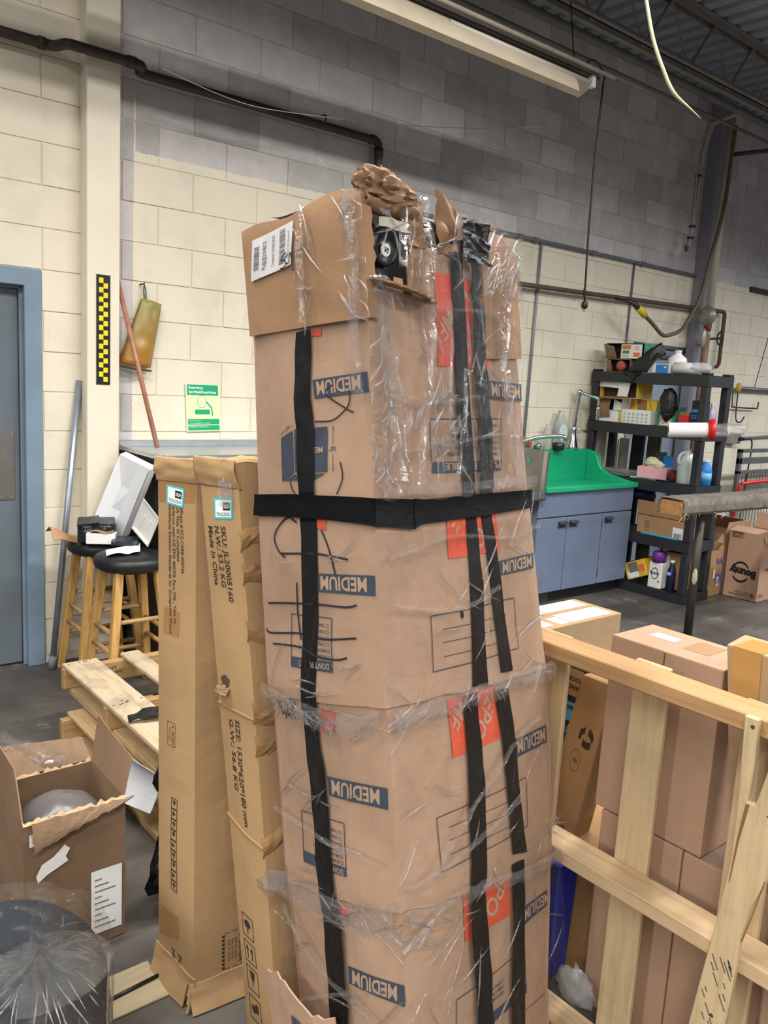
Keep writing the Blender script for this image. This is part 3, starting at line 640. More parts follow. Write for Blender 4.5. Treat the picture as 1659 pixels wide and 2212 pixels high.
strip('black_tape', 'R', pr((.243, 1.935), (.292, 1.944), (.242, 1.885), (.284, 1.887), (.248, 1.574), (.295, 1.575), (.263, 1.412), (.306, 1.411), (.271, 1.364), (.306, 1.365), (.269, 1.226), (.315, 1.221), (.263, 1.001), (.312, .995)), .0075)
strip('black_tape', 'R', pr((.231, .987), (.278, .985), (.229, .839), (.28, .824), (.226, .767), (.282, .754), (.224, .626), (.278, .61), (.215, .564), (.266, .552), (.213, .426), (.271, .408), (.218, .272), (.272, .243), (.22, .02), (.275, .02)), .0035)
strip('shiny_tape', 'R', pr((.30, 1.985), (.352, 1.985), (.31, 1.888), (.346, 1.893), (.306, 1.756), (.349, 1.76), (.311, 1.631), (.359, 1.633), (.32, 1.412), (.368, 1.412)), .011, M_tapeg, 14, .004)
strip('black_tape', 'R', pr((.32, 1.414), (.368, 1.414), (.325, 1.364), (.367, 1.365), (.346, 1.217), (.39, 1.212), (.373, 1.01), (.42, 1.005)), .0075)
strip('black_tape', 'R', pr((.346, .972), (.398, .969), (.361, .865), (.416, .851), (.373, .72), (.425, .704), (.382, .585), (.44, .57)), .0035)
strip('black_tape', 'R', pr((.376, .563), (.429, .555), (.373, .44), (.422, .422), (.351, .202), (.405, .173), (.35, .02), (.40, .02)), .001)
strip('crumpled_tape', 'R', pr((.255, 1.895), (.375, 1.90), (.262, 1.95), (.372, 1.955), (.27, 1.985), (.37, 1.99)), .020, M_tapeg, 12, .010)
strip('belt_tape', 'L', pr((.345, 1.426), (.348, 1.381), (.22, 1.426), (.223, 1.38), (.097, 1.421), (.1, 1.374), (-.004, 1.416), (-.002, 1.364)), .011, sub=5)
strip('belt_tape', 'R', pr((-.004, 1.416), (-.006, 1.364), (.105, 1.41), (.101, 1.351)), .011, sub=6)
strip('belt_tape', 'R', pr((.100, 1.412), (.098, 1.353), (.127, 1.409), (.123, 1.361), (.282, 1.412), (.279, 1.364), (.54, 1.412), (.538, 1.37)), .0125, sub=6)
def dl(o): return lambda w, z: PS('L', w, z, o)
def dr(o): return lambda w, z: PS('R', w, z, o)
PT = .0022
# MEDIUM bars, upside down
for i, (f, q, o) in enumerate((('L', [(.146, 1.65), (.006, 1.652), (.004, 1.614), (.142, 1.613)], 0), ('L', [(.157, 1.266), (.005, 1.268), (.006, 1.229), (.158, 1.229)], .003), ('L', [(.175, .843), (.014, .851), (.017, .807), (.174, .802)], -.004), ('L', [(.158, .439), (.007, .451), (.01, .407), (.159, .400)], -.010),
        ('R', [(.366, 1.657), (.511, 1.656), (.512, 1.616), (.366, 1.619)], .004), ('R', [(.39, 1.259), (.544, 1.261), (.541, 1.225), (.391, 1.225)], .003), ('R', [(.418, .841), (.568, .837), (.568, .793), (.421, .797)], -.004), ('R', [(.423, .433), (.560, .426), (.560, .388), (.423, .391)], -.010))):
    dd = dl if f == 'L' else dr
    Flat().quad(q, 10, 2).build('navy_bar', M_navy, pk, dd(o + PT))
    rgt, lft = (q[2], q[3]) if f == 'L' else (q[2], q[3])
    st_ = q[1]; en = q[0]; ups = (q[2][0] - q[1][0], q[2][1] - q[1][1])
    fx0 = .12 if f == 'L' else .06; wid = .80 if f == 'L' else .86
    o_ = (st_[0] + (en[0] - st_[0]) * fx0 + ups[0] * .14, st_[1] + (en[1] - st_[1]) * fx0 + ups[1] * .14)
    Flat().text('MEDIUM', o_, ((en[0] - st_[0]) * wid, (en[1] - st_[1]) * wid), (ups[0] * .7, ups[1] * .7), .025).build('medium_lettering', M_tanprint, pk, dd(o + PT + .0007))
# cube drawing
Flat().quad([(.249, 1.541), (.209, 1.555), (.213, 1.469), (.253, 1.452)], 3, 4).quad([(.204, 1.557), (.11, 1.556), (.114, 1.468), (.208, 1.469)], 5, 4).quad([(.246, 1.453), (.211, 1.465), (.12, 1.465), (.15, 1.453)], 4, 1).build('cube_print', M_navy, pk, dl(PT))
Flat().text('MEDIUM', (.124, 1.517), (.065, .001), (0, -.012), .02).build('cube_lettering', M_tanprint, pk, dl(PT + .0007))
Flat().line([(.095, 1.556), (.098, 1.52)], .0012).line([(.0985, 1.503), (.099, 1.469)], .0012).poly([(.0935, 1.550), (.0965, 1.550), (.095, 1.558)]).poly([(.0975, 1.474), (.1005, 1.474), (.099, 1.467)]).line([(.25, 1.549), (.238, 1.556)], .0012).line([(.219, 1.562), (.212, 1.564)], .0012).text('16"', (.091, 1.517), (.016, 0), (0, -.009), .02).text('15"', (.222, 1.566), (.014, -.004), (0, -.008), .02).build('dimension_marks', M_navy, pk, dl(PT))
# check lists on the left face
for q, bl, o in (([(.245, 1.176), (.119, 1.178), (.126, 1.069), (.254, 1.065)], 1.089, .003), ([(.274, .743), (.135, .753), (.137, .641), (.278, .629)], .657, -.004)):
    Flat().frame(q, .0022, 4).quad([(q[3][0] - .002, bl - .003), (q[2][0] - .001, bl + .002), q[2], q[3]], 6, 1).build('list_frame', M_navy, pk, dl(o + PT))
    Flat().text("DON'T FORGET:", (q[2][0] + .008, bl - .004), (.095, -.004), (0, -.0125), .02).build('list_heading', M_tanprint, pk, dl(o + PT + .0007))
    ls = Flat(); x0 = q[1][0] + .010
    for k, wv in enumerate(('BUBBLE CUSHION', 'MOVING BLANKETS', 'STRETCH FILM', 'PACKING PAPER', 'DISH PACK', 'TAPE')):
        z = bl + .008 + k * .0128 + .004
        ls.frame([(x0, z), (x0 + .006, z), (x0 + .006, z - .006), (x0, z - .006)], .0009, 1).text(wv, (x0 + .011, z), (.0072 * len(wv) * .78, 0), (0, -.0066), .01)
    ls.build('list_lines', M_navy, pk, dl(o + PT))
# fragile list on the right face
q = [(.163, 1.568), (.419, 1.575), (.418, 1.46), (.167, 1.46)]
Flat().frame(q, .0024, 5).quad([(.167, 1.481), (.417, 1.482), (.418, 1.46), (.167, 1.46)], 8, 1).build('list_frame', M_navy, pk, dr(PT))
Flat().text('PLACE FRAGILE', (.41, 1.478), (-.20, 0), (0, -.0135), .02).build('list_heading', M_tanprint, pk, dr(PT + .0007))
ls = Flat()
for k, (a, b_) in enumerate((('MASTER BED', 'KITCHEN'), ('BEDROOM', 'LAUNDRY'), ('FAMILY', 'BASEMENT'), ('LIVING', 'GARAGE'), ('DINING', 'ATTIC'), ('BATH', ''))):
    z = 1.500 + k * .0125
    for x0, wv in ((.408, a), (.275, b_)):
        if wv: ls.frame([(x0, z), (x0 - .006, z), (x0 - .006, z - .006), (x0, z - .006)], .0009, 1).text(wv, (x0 - .012, z), (-.0062 * len(wv), 0), (0, -.007), .01)
ls.build('list_lines', M_navy, pk, dr(PT))
for q, o in (([(.138, 1.172), (.444, 1.168), (.456, 1.05), (.141, 1.057)], .003), ([(.123, .756), (.464, .738), (.459, .623), (.127, .64)], -.004)):
    fr_ = Flat().frame(q, .0024, 6)
    for k in (.28, .52, .78): fr_.line([(q[0][0] + (q[3][0] - q[0][0]) * k + .035 + i * (q[1][0] - q[0][0] - .07) / 6, q[0][1] + (q[3][1] - q[0][1]) * k + i * (q[1][1] - q[0][1]) / 6) for i in range(7)], .0016)
    fr_.build('line_frame', M_navy, pk, dr(o + PT))
q = [(.158, .349), (.431, .336), (.431, .227), (.157, .24)]
Flat().frame(q, .0024, 5).quad([(.157, .262), (.431, .249), (.431, .227), (.157, .24)], 8, 1).build('list_frame', M_navy, pk, dr(-.010 + PT))
ls = Flat()
for k, wv in enumerate(('BEDROOM', 'FAMILY ROOM', 'LIVING ROOM')): ls.text(wv, (.33 , .285 + k * .0128), (-.006 * len(wv), 0), (0, -.007), .01)
ls.build('list_lines', M_navy, pk, dr(-.010 + PT))
# orange squares with stencil letters set on the diagonal, upside down
for q, o in (([(.191, 1.865), (.366, 1.868), (.379, 1.679), (.195, 1.676)], 0), ([(.206, 1.366), (.388, 1.367), (.395, 1.282), (.206, 1.281)], .003), ([(.181, .988), (.352, .988), (.360, .862), (.185, .864)], -.004), ([(.197, .579), (.373, .567), (.372, .445), (.199, .455)], -.010)):
    Flat().quad(q, 8, 8).build('orange_square', M_orange, pk, dr(o + PT))
    full = .176; zb_ = q[3][1]; w0 = q[0][0]; ww = q[1][0] - q[0][0]; zt_ = q[0][1]
    lt = Flat(); d45 = (-.7071, -.7071); n45 = (.7071, -.7071)
    cx, cz = w0 + ww * .5, zb_ + .095
    for wv, along, across, L_, h_ in (('THE', -.092, -.006, .05, .028), ('HOME', -.060, -.052, .135, .042), ('DEPOT', -.082, .030, .165, .048)):
        lt.text(wv, (cx + d45[0] * along + n45[0] * across, cz + d45[1] * along + n45[1] * across), (d45[0] * L_, d45[1] * L_), (n45[0] * h_, n45[1] * h_), .02)
    keep = Flat()
    for f_ in lt.f:
        ps = [lt.v[i] for i in f_]
        if all(w0 + .004 < p[0] < w0 + ww - .004 and zb_ + .004 < p[1] < zt_ - .003 for p in ps): keep.poly(ps)
    if keep.f: keep.build('diagonal_lettering', M_tanprint, pk, dr(o + PT + .0007))
for q, o in (([(.147, 1.749), (.12, 1.749), (.121, 1.734), (.148, 1.736)], 0), ([(.148, 1.375), (.121, 1.375), (.123, 1.353), (.15, 1.357)], .003), ([(.182, .983), (.138, .986), (.144, .938), (.189, .935)], -.004), ([(.224, .564), (.141, .572), (.145, .541), (.226, .531)], -.010)):
    Flat().quad(q, 3, 3).build('orange_square', M_orange, pk, dl(o + PT))
# marker scribbles
M_sc = M_marker
for o, w_, L_ in ((.003, .0042, ([(.207, 1.367), (.233, 1.378), (.263, 1.363), (.286, 1.336), (.274, 1.31), (.25, 1.295)], [(.266, 1.302), (.202, 1.304), (.143, 1.305), (.067, 1.297)], [(.136, 1.353), (.116, 1.315), (.102, 1.266)], [(.322, 1.192), (.24, 1.199), (.155, 1.203), (.079, 1.203), (.051, 1.209)], [(.217, 1.244), (.221, 1.184), (.216, 1.125)], [(.335, 1.136), (.319, 1.128), (.217, 1.138), (.145, 1.134), (.056, 1.144)], [(.315, 1.105), (.22, 1.109), (.165, 1.096), (.111, 1.096), (.082, 1.103)])),
                  (0, .003, ([(.05, 1.623), (.051, 1.598), (.066, 1.582), (.097, 1.567), (.143, 1.568)], [(.089, 1.636), (.11, 1.62), (.057, 1.586), (.04, 1.579)], [(.226, 1.452), (.221, 1.437), (.211, 1.426)], [(.078, 1.486), (.074, 1.455), (.09, 1.424)]))):
    for P_ in L_:
        q = [(p.x, p.y) for p in smoothpath([(a, b_, 0) for a, b_ in P_], 5)]
        Flat().line(q, w_).build('marker_stroke', M_sc, pk, dl(o + PT + .0009))
# shipping label on the cap
Lq = [(.299, 1.952), (.163, 1.962), (.181, 1.881), (.314, 1.871)]
Lf = lambda u, v: ((1 - v) * ((1 - u) * Lq[3][0] + u * Lq[2][0]) + v * ((1 - u) * Lq[0][0] + u * Lq[1][0]), (1 - v) * ((1 - u) * Lq[3][1] + u * Lq[2][1]) + v * ((1 - u) * Lq[0][1] + u * Lq[1][1]))
def lab(o): return lambda u, v: PS('L', *Lf(u, v), .0155 + .004 * math.sin(Lf(u, v)[0] / .338 * 7) + o)
sl_ = Flat().rect(0, 0, 1, 1, 8, 5).build('shipping_label', M_paper, pk, lab(0))
Flat().bars((.06, .22), (0, .58), (.13, 0), 20, 3).bars((.68, .12), (0, .80), (.14, 0), 26, 5).text('PL@@21HBC0', (.36, .16), (0, .68), (-.09, 0), .01).text('Created: 05/05/2025', (.56, .16), (0, .72), (-.07, 0)).text('Carton for dispatch', (.92, .2), (0, .62), (-.04, 0)).build('label_print', plain('grey_print', '6d6d74', .6), sl_, lab(.0006))
for P_ in ([(.193, 1.907), (.205, 1.903), (.212, 1.895), (.201, 1.893), (.197, 1.884), (.208, 1.879), (.217, 1.88)], [(.188, 1.902), (.199, 1.896), (.195, 1.886), (.187, 1.886), (.182, 1.9), (.179, 1.902), (.171, 1.871), (.167, 1.866), (.179, 1.871)], [(.182, 1.901), (.13, 1.901)]):
    Flat().line([(p.x, p.y) for p in smoothpath([(a, b_, 0) for a, b_ in P_], 4)], .0022).build('marker_stroke', M_sc, pk, lambda w, z: PS('L', w, z, .0170 + .004 * math.sin(w / .338 * 7)))
# punctures and a torn string tuft
Flat().poly([(.232, 1.172), (.24, 1.168), (.241, 1.158), (.236, 1.152), (.231, 1.16)]).build('puncture', M_dark, pk, dr(.003 + PT))
tf = MB(); rg = random.Random(4)
for k in range(12):
    w0 = .24 + .07 * rg.random(); z0 = .955 + .03 * rg.random()
    tf.tube([PS('L', w0 + .012 * rg.uniform(-1, 1), z0 + .012 * rg.uniform(-1, 1), .004 + .012 * rg.random()) for _ in range(4)], .0013, 4)
stuff(tf.build('string_tuft', M_blk, pk))
# clear stretch film
F_top = film('stretch_film_top', .018, rough=.07, scale=26, strength=.45, haze=.008); F_body = film('stretch_film', .008, rough=.08, scale=18, strength=.4, haze=.006, stretch=(1, 1, .5))
def crk(p, a): return a * (1.6 * (1 - 2 * abs(noise.noise(p * 13))) + .8 * (1 - 2 * abs(noise.noise(p * 31 + V((3, 3, 3))))))
def sheet(f, w0, w1, z0, z1, off, amp, nu=30, nv=40):
    def fn(u, v):
        p = PS(f, w0 + (w1 - w0) * u, z0 + (z1 - z0) * v, off); n_ = NL if f == 'L' else NR
        return p + n_ * (crk(V((p.x, p.y, p.z * .45)), amp))
    return MB().grid(fn, nu, nv, skip=(lambda u, v: f == 'R' and (lambda w, z: (w < .115 and 1.825 < z < 1.945) or (w < .235 and z > 1.915))(w0 + (w1 - w0) * u, z0 + (z1 - z0) * v)))
sheet('R', -.004, .512, 1.42, 1.99, .020, .0042, 90, 110).build('film_upper_right', F_top, pk, smooth=True)
sheet('L', -.004, .345, 1.43, 1.985, .021, .0026, 60, 90).build('film_upper_left', F_body, pk, smooth=True)
sheet('R', -.004, .58, .06, 1.36, .014, .0026, 80, 150).build('film_lower_right', F_body, pk, smooth=True)
sheet('L', -.004, .352, .06, 1.37, .014, .0026, 60, 150).build('film_lower_left', F_body, pk, smooth=True)
F_band = film('film_rope', .05, rough=.09, scale=30, strength=1.0, haze=.045, stretch=(.3, .3, 1))
def band(f, pts, h, amp):   # bunched film along a line on a face
    q = smoothpath([(a, b_, 0) for a, b_ in pts], 6)
    def fn(u, v):
        k = u * (len(q) - 1); i = min(int(k), len(q) - 2); s = k - i; p2 = q[i] * (1 - s) + q[i + 1] * s
        p = PS(f, p2.x, p2.y + (v - .5) * h * (1 + .5 * noise.noise(V((u * 9, 1, 0)))), .0)
        return p + (NL if f == 'L' else NR) * (.016 + .008 * math.sin(PI * v) + crk(V((p.x, p.y, p.z * 2)), amp))
    return MB().grid(fn, 70, 8)
band('L', [(-.003, .985), (.1, .965), (.2, .975), (.352, .995)], .05, .004).build('film_band', F_band, pk, smooth=True)
band('R', [(-.003, .985), (.15, .99), (.35, .985), (.585, .975)], .045, .004).build('film_band', F_band, pk, smooth=True)
band('L', [(-.003, .60), (.12, .57), (.25, .575), (.36, .565)], .06, .004).build('film_band', F_band, pk, smooth=True)
band('R', [(-.003, .60), (.2, .58), (.4, .54), (.57, .52)], .03, .004).build('film_band', F_band, pk, smooth=True)
band('R', [(-.003, 1.43), (.2, 1.425), (.4, 1.43), (.54, 1.43)], .03, .004).build('film_band', F_band, pk, smooth=True)
def vband(f, pts, wd, amp):
    q = smoothpath([(a, b_, 0) for a, b_ in pts], 6)
    def fn(u, v):
        k = u * (len(q) - 1); i = min(int(k), len(q) - 2); s = k - i; p2 = q[i] * (1 - s) + q[i + 1] * s
        p = PS(f, p2.x + (v - .5) * wd * (1 + .6 * noise.noise(V((u * 9, 1, 4)))), p2.y, 0)
        return p + (NL if f == 'L' else NR) * (.020 + .006 * math.sin(PI * v) + crk(V((p.x * 2, p.y * 2, p.z)), amp))
    return MB().grid(fn, 60, 8)
F_v = film('film_crease', .06, rough=.08, scale=34, strength=1.0, haze=.035, stretch=(1, 1, .2))
vband('R', [(.012, 1.83), (.008, 1.80), (.012, 1.78), (.03, 1.6), (.05, 1.45)], .035, .004).build('film_crease', F_v, pk, smooth=True)
vband('R', [(.15, 2.0), (.16, 1.9), (.15, 1.8), (.16, 1.7)], .028, .004).build('film_crease', F_v, pk, smooth=True)
vband('R', [(.03, 1.955), (.09, 1.915), (.14, 1.915), (.2, 1.905), (.27, 1.88)], .014, .003).build('film_crease', F_v, pk, smooth=True)
vband('L', [(.13, 1.98), (.14, 1.9), (.15, 1.76)], .02, .003).build('film_crease', F_v, pk, smooth=True)
vband('L', [(.012, 1.985), (.008, 1.85), (.02, 1.7), (.01, 1.6)], .03, .003).build('film_crease', F_v, pk, smooth=True)
rgf = random.Random(21)
for k in range(13):
    w0 = .04 + .46 * rgf.random(); z0 = 1.50 + .46 * rgf.random(); dw = rgf.uniform(-.05, .05); dz = rgf.uniform(.06, .20)
    vband('R', [(w0, z0 + dz * .5), (w0 + dw * .3, z0), (w0 + dw, max(1.44, z0 - dz))], .010 + .016 * rgf.random(), .0035).build('film_crease', F_v, pk, smooth=True)
for k, (f_2, P2) in enumerate((('R', [(.01, 1.80), (.2, 1.79), (.34, 1.80), (.5, 1.78)]), ('R', [(.02, 1.62), (.15, 1.60), (.3, 1.62)]), ('R', [(.01, 1.30), (.2, 1.33), (.42, 1.31), (.55, 1.33)]), ('R', [(.02, 1.21), (.2, 1.18), (.36, 1.21)]), ('R', [(.08, .66), (.22, .76), (.36, .84), (.5, .88)]), ('R', [(.0, .66), (.15, .67), (.4, .72)]), ('R', [(.05, 1.50), (.2, 1.52), (.4, 1.54), (.52, 1.53)]), ('L', [(.33, .52), (.25, .44), (.15, .40), (.06, .36)]), ('L', [(.33, .30), (.22, .36), (.1, .42), (.0, .46)]), ('L', [(.34, .74), (.2, .72), (.02, .70)]))):
    band(f_2, P2, .010, .0035).build('film_crease', F_v, pk, smooth=True)
# rounded wrinkles pulled up in the film
F_w = film('film_wrinkle', .16, rough=.12, scale=60, strength=.35, haze=.03)
def wrinkles(f, n_, w0, w1, z0, z1, ang, L_, seed, off=.021, rr=.0016):
    rg = random.Random(seed); m = MB()
    for _ in range(n_):
        w, z = rg.uniform(w0, w1), rg.uniform(z0, z1); a = ang + rg.gauss(0, .55); l = L_ * rg.uniform(.4, 1.3); c = rg.uniform(-.4, .4)
        P3 = []
        for k in range(9):
            t_ = k / 8 - .5; P3.append(PS(f, max(.0, w + l * t_ * math.cos(a) + c * l * t_ * t_ * math.sin(a)), min(1.985, z + l * t_ * math.sin(a) - c * l * t_ * t_ * math.cos(a)), off))
        m.tube(P3, [rr * (.25 + 1.2 * math.sin(PI * k / 8)) for k in range(9)], 6, False)
    return stuff(m.build('film_wrinkles', F_w, pk, smooth=True))
wrinkles('R', 90, .01, .50, 1.45, 1.97, 1.45, .09, 1)
wrinkles('R', 46, .36, .50, 1.84, 1.98, .6, .07, 2)
wrinkles('R', 30, .03, .24, 1.50, 1.62, 1.5, .05, 3, rr=.003)
wrinkles('R', 24, .0, .03, 1.42, 1.82, 1.5, .08, 4)
wrinkles('L', 20, .0, .03, 1.75, 1.98, 1.4, .08, 5, .024)
wrinkles('L', 14, .10, .16, 1.76, 1.97, 1.5, .08, 6, .024)
wrinkles('R', 40, .02, .55, .25, 1.34, .35, .16, 7, .015)
wrinkles('L', 34, .02, .33, .25, 1.34, -.35, .12, 8, .015)
wrinkles('R', 26, .0, .57, .97, 1.0, .1, .10, 9, .018)
wrinkles('L', 26, .0, .34, .955, .995, -.1, .09, 10, .018)
wrinkles('R', 20, .0, .56, .52, .60, -.2, .10, 11, .016)
wrinkles('L', 22, .0, .34, .54, .60, .2, .09, 12, .016)
MB().grid(lambda u, v: pnear(1.985) + PdR * (.28 + .235 * u) + PdL * (.14 * v) + V((0, 0, 1)) * (.03 * math.sin(PI * (1 - v) * .5 + .3) - .01 + .012 * noise.noise(V((u * 9, v * 9, 3)))) - NR * 0, 24, 14).build('film_shoulder', F_band, pk, smooth=True)
MB().blob(pnear(.56) + PdL * .37 + NL * .02, (.03, .03, .022), .7, 3, 14, 10, seed=3).build('film_tail', F_band, pk, smooth=True)
# ================================================================ LONG FURNITURE CARTONS
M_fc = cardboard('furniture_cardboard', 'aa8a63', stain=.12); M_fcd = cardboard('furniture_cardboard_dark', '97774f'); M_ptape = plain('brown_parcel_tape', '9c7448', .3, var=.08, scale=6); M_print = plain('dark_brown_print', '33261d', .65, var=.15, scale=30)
M_teal = plain('teal_sticker', '2fc4c9', .4, var=.04); M_wht = plain('sticker_white', 'e9ecec', .45, var=.03)
class Long:
    """upright long carton: narrow face BL,BR,TR,TL (facing the open floor), depth vector dv"""
    def __init__(s, BL, BR, TL, TR, dv):
        s.BL, s.BR, s.TL, s.TR, s.dv = map(V, (BL, BR, TL, TR, dv)); s.n = (s.BR - s.BL).cross(s.TL - s.BL).normalized()
        if s.n.dot(V(dv)) > 0: s.n = -s.n
    def F(s, u, v, off=0):
        p = (s.BL * (1 - u) + s.BR * u) * (1 - v) + (s.TL * (1 - u) + s.TR * u) * v
        k = math.sin(PI * u) * math.sin(PI * v)
        return p + s.n * (.006 * k + dent(p) * .8 * k + off)
    def G(s, u, v, off=0):      # wide face from the near edge going back
        p = s.BR * (1 - v) + s.TR * v + s.dv * u
        sn = V((s.dv.y, -s.dv.x, 0)).normalized()
        return p + sn * (.010 * math.sin(PI * min(1, u * 2)) * .6 + dent(p) * math.sin(PI * u) + off)
    def body(s, name, mat, par):
        m = MB(); m.grid(lambda u, v: s.F(u, v), 8, 40); m.grid(lambda u, v: s.G(u, v), 12, 40)
        m.grid(lambda u, v: s.BL * (1 - v) + s.TL * v + s.dv * u, 6, 10); m.grid(lambda u, v: s.F(u, v) + s.dv, 4, 10)
        m.grid(lambda u, v: s.F(u, 1) + s.dv * v + V((0, 0, .012 * noise.noise(V((u * 4, v * 12, 1))))), 6, 20); m.grid(lambda u, v: s.F(u, 0) + s.dv * v, 2, 4)
        return m.build(name, mat, par)
def sticker(L, q, yr, code, par):
    Q = bilin(*[L.F(*p) for p in (q[3], q[2], q[1], q[0])], 0)
    o = L.n
    st = Flat().rect(0, 0, 1, 1).build('sticker', M_teal, par, lambda u, v: Q(u, v) + o * .0016)
    Flat().rect(.08, .09, .92, .90).build('sticker_field', M_wht, st, lambda u, v: Q(u, v) + o * .0021)
    Flat().rect(.50, .42, .88, .80).text(code, (.13, .16), (.74, 0), (0, .17)).build('sticker_print', M_ink, st, lambda u, v: Q(u, v) + o * .0026)
    Flat().text(yr, (.54, .52), (.30, 0), (0, .18), .02).build('sticker_number', M_wht, st, lambda u, v: Q(u, v) + o * .0030)
def vtext(fl, t, o, e, h, bold=.0, L=None):
    """text reading downwards on the narrow face: o start (u,v), e end (u,v), h cap height in u"""
    fl.text(t, o, (e[0] - o[0], e[1] - o[1]), (h, 0), bold)
b1 = thing('long_carton', 'long upright carton with the 2024 teal sticker, left one of the leaning pair', 'carton', (-.8, -2.62, 0))
L1_ = Long((-1.09, -2.532, .004), (-1.078, -2.717, .004), (-1.116, -2.545, 1.415), (-1.058, -2.632, 1.415), (.62, -.02, 0))
L1_.body('body', M_fc, b1)
tk = lambda L, o: (lambda u, v: L.F(u, v, o))
for t_, a, b_, h_ in (('Certificate # SCS-CARB-000766', (.60, .935), (.66, .804), .075), ('TSCA Title VI Compliant', (.50, .935), (.545, .824), .075), ('Compliance with US EPA 40CFR Part 770 , Title VI.', (.40, .94), (.455, .71), .075), ('Formaldehyde Emission Standards for Composite Wood', (.30, .94), (.345, .692), .075), ('Full', (.58, .079), (.60, .050), .10), ('HB032', (.40, .079), (.43, .026), .10)):
    f_ = Flat(); vtext(f_, t_, a, b_, h_, .013); f_.build('printed_line', M_print, b1, tk(L1_, .0012))
sticker(L1_, [(.247, .957), (.716, .953), (.692, .919), (.249, .924)], '2024', 'TEA2232024', b1)
for q in ([(.18, .738), (.62, .734), (.60, .689), (.15, .689)], [(.034, .147), (.617, .154), (.607, .109), (.035, .084)], [(.02, .965), (.98, .965), (.97, .93), (.03, .925)]): Flat().quad(q, 5, 3).build('parcel_tape', M_ptape, b1, tk(L1_, .0007))
def caution(L, u0, u1, v0, v1, par, fn):
    f = Flat(); n_ = 9
    for i in range(n_):
        a = v0 + (v1 - v0) * (i + .15) / n_; b_ = v0 + (v1 - v0) * (i + .8) / n_
        f.line([(u0, a), (u0, b_)], .012).line([(u1, a), (u1, b_)], .012)
    for i in range(3):
        a = u0 + (u1 - u0) * (i + .15) / 3; b_ = u0 + (u1 - u0) * (i + .8) / 3
        for v in (v0, v1): f.poly([(a, v), (b_, v), (b_, v + .0014), (a, v + .0014)])
    f.text('CAUTION', (u0 + (u1 - u0) * .66, v1 - (v1 - v0) * .3), (0, -(v1 - v0) * .6), ((u1 - u0) * .18, 0), .02)
    f.poly([(u0 + (u1 - u0) * .66, v1 - (v1 - v0) * .08), (u0 + (u1 - u0) * .66, v1 - (v1 - v0) * .2), (u0 + (u1 - u0) * .85, v1 - (v1 - v0) * .14)])
    for k in (.2, .34, .48): f.text('RISK OF INJURY', (u0 + (u1 - u0) * k, v1 - (v1 - v0) * .2), (0, -(v1 - v0) * .6), ((u1 - u0) * .07, 0))
    f.build('caution_print', M_print, par, fn)
caution(L1_, .325, .547, .483, .527, b1, tk(L1_, .0012))
caution(L1_, .13, .24, .055, .125, b1, lambda u, v: L1_.G(u, v, .0014))
ic = Flat(); N_ = 9
for i in range(N_):
    a = .383 + (.201 - .383) * i / N_; b_ = .383 + (.201 - .383) * (i + .93) / N_; u0, u1 = .415, .573
    for x_ in (u0, u1): ic.line([(x_, a), (x_, b_)], .012)
    for v in (a, b_): ic.poly([(u0, v), (u1, v), (u1, v - .0016), (u0, v - .0016)])
    m_, um = (a + b_) / 2, (u0 + u1) / 2
    if i % 3 == 0: ic.poly([(um - .05, m_ + .004), (um + .05, m_ + .004), (um, m_ - .004)]); ic.line([(um, m_ + .004), (um, m_ + .007)], .02)
    elif i % 3 == 1: ic.poly([(um - .045, m_ + .005), (um + .045, m_), (um - .045, m_ - .005)])
    else: ic.disc(um, m_ + .002, .045, 10, .003); ic.poly([(um - .012, m_), (um + .012, m_), (um + .012, m_ - .006), (um - .012, m_ - .006)])
ic.build('handling_symbols', M_print, b1, tk(L1_, .0012))
# crushed ends
MB().grid(lambda u, v: L1_.F(-.04 + 1.08 * u, .962 + .043 * v, .001 + .010 * math.sin(v * 2.6) * (.7 + .5 * noise.noise(V((u * 2.5, v * 3, 2))))), 24, 16).build('crushed_top', M_fc, b1, smooth=True, solid=.003)
MB().grid(lambda u, v: L1_.F(-.06 + 1.10 * u, .001 + .060 * v + .008 * noise.noise(V((u * 3, 1, 1))) * v, .003 + .020 * (1 - v) ** 1.5 + .004 * noise.noise(V((u * 3, v * 2, 9)))), 26, 10, skip=lambda u, v: .86 < u < .86 + .12 * (1 - v) - .05 * v).build('crushed_bottom', M_fc, b1, solid=.004)
MB().grid(lambda u, v: L1_.G(-.02 + .6 * u, .001 + .05 * v, .004 + .022 * (1 - v) ** 1.5 + .004 * noise.noise(V((u * 4, v * 2, 19)))), 26, 8).build('crushed_bottom', M_fc, b1, solid=.004)
b2 = thing('long_carton', 'long upright carton with the 2026 teal sticker and a torn hole, beside the tall package', 'carton', (-.75, -2.9, 0))
L2_ = Long((-1.006, -2.874, .004), (-1.001, -3.017, .004), (-1.095, -2.716, 1.435), (-1.054, -2.82, 1.435), (.55, .0, 0))
L2_.body('body', M_fc, b2)
for t_, a, b_, h_ in (('SKU: JL20005160', (.48, .897), (.561, .777), .13), ('N.W.: 53.2 KG', (.304, .895), (.38, .798), .13), ('Made In China', (.127, .893), (.184, .798), .13), ('SIZE: 1530*620*180 mm', (.47, .582), (.54, .405), .12), ('G.W.: 56.8 KG', (.29, .579), (.345, .461), .12)):
    f_ = Flat(); vtext(f_, t_, a, b_, h_, .015); f_.build('printed_line', M_print, b2, tk(L2_, .0012))
sticker(L2_, [(.356, .94), (.839, .944), (.813, .911), (.336, .906)], '2026', 'TEA2232026', b2)
ic = Flat()
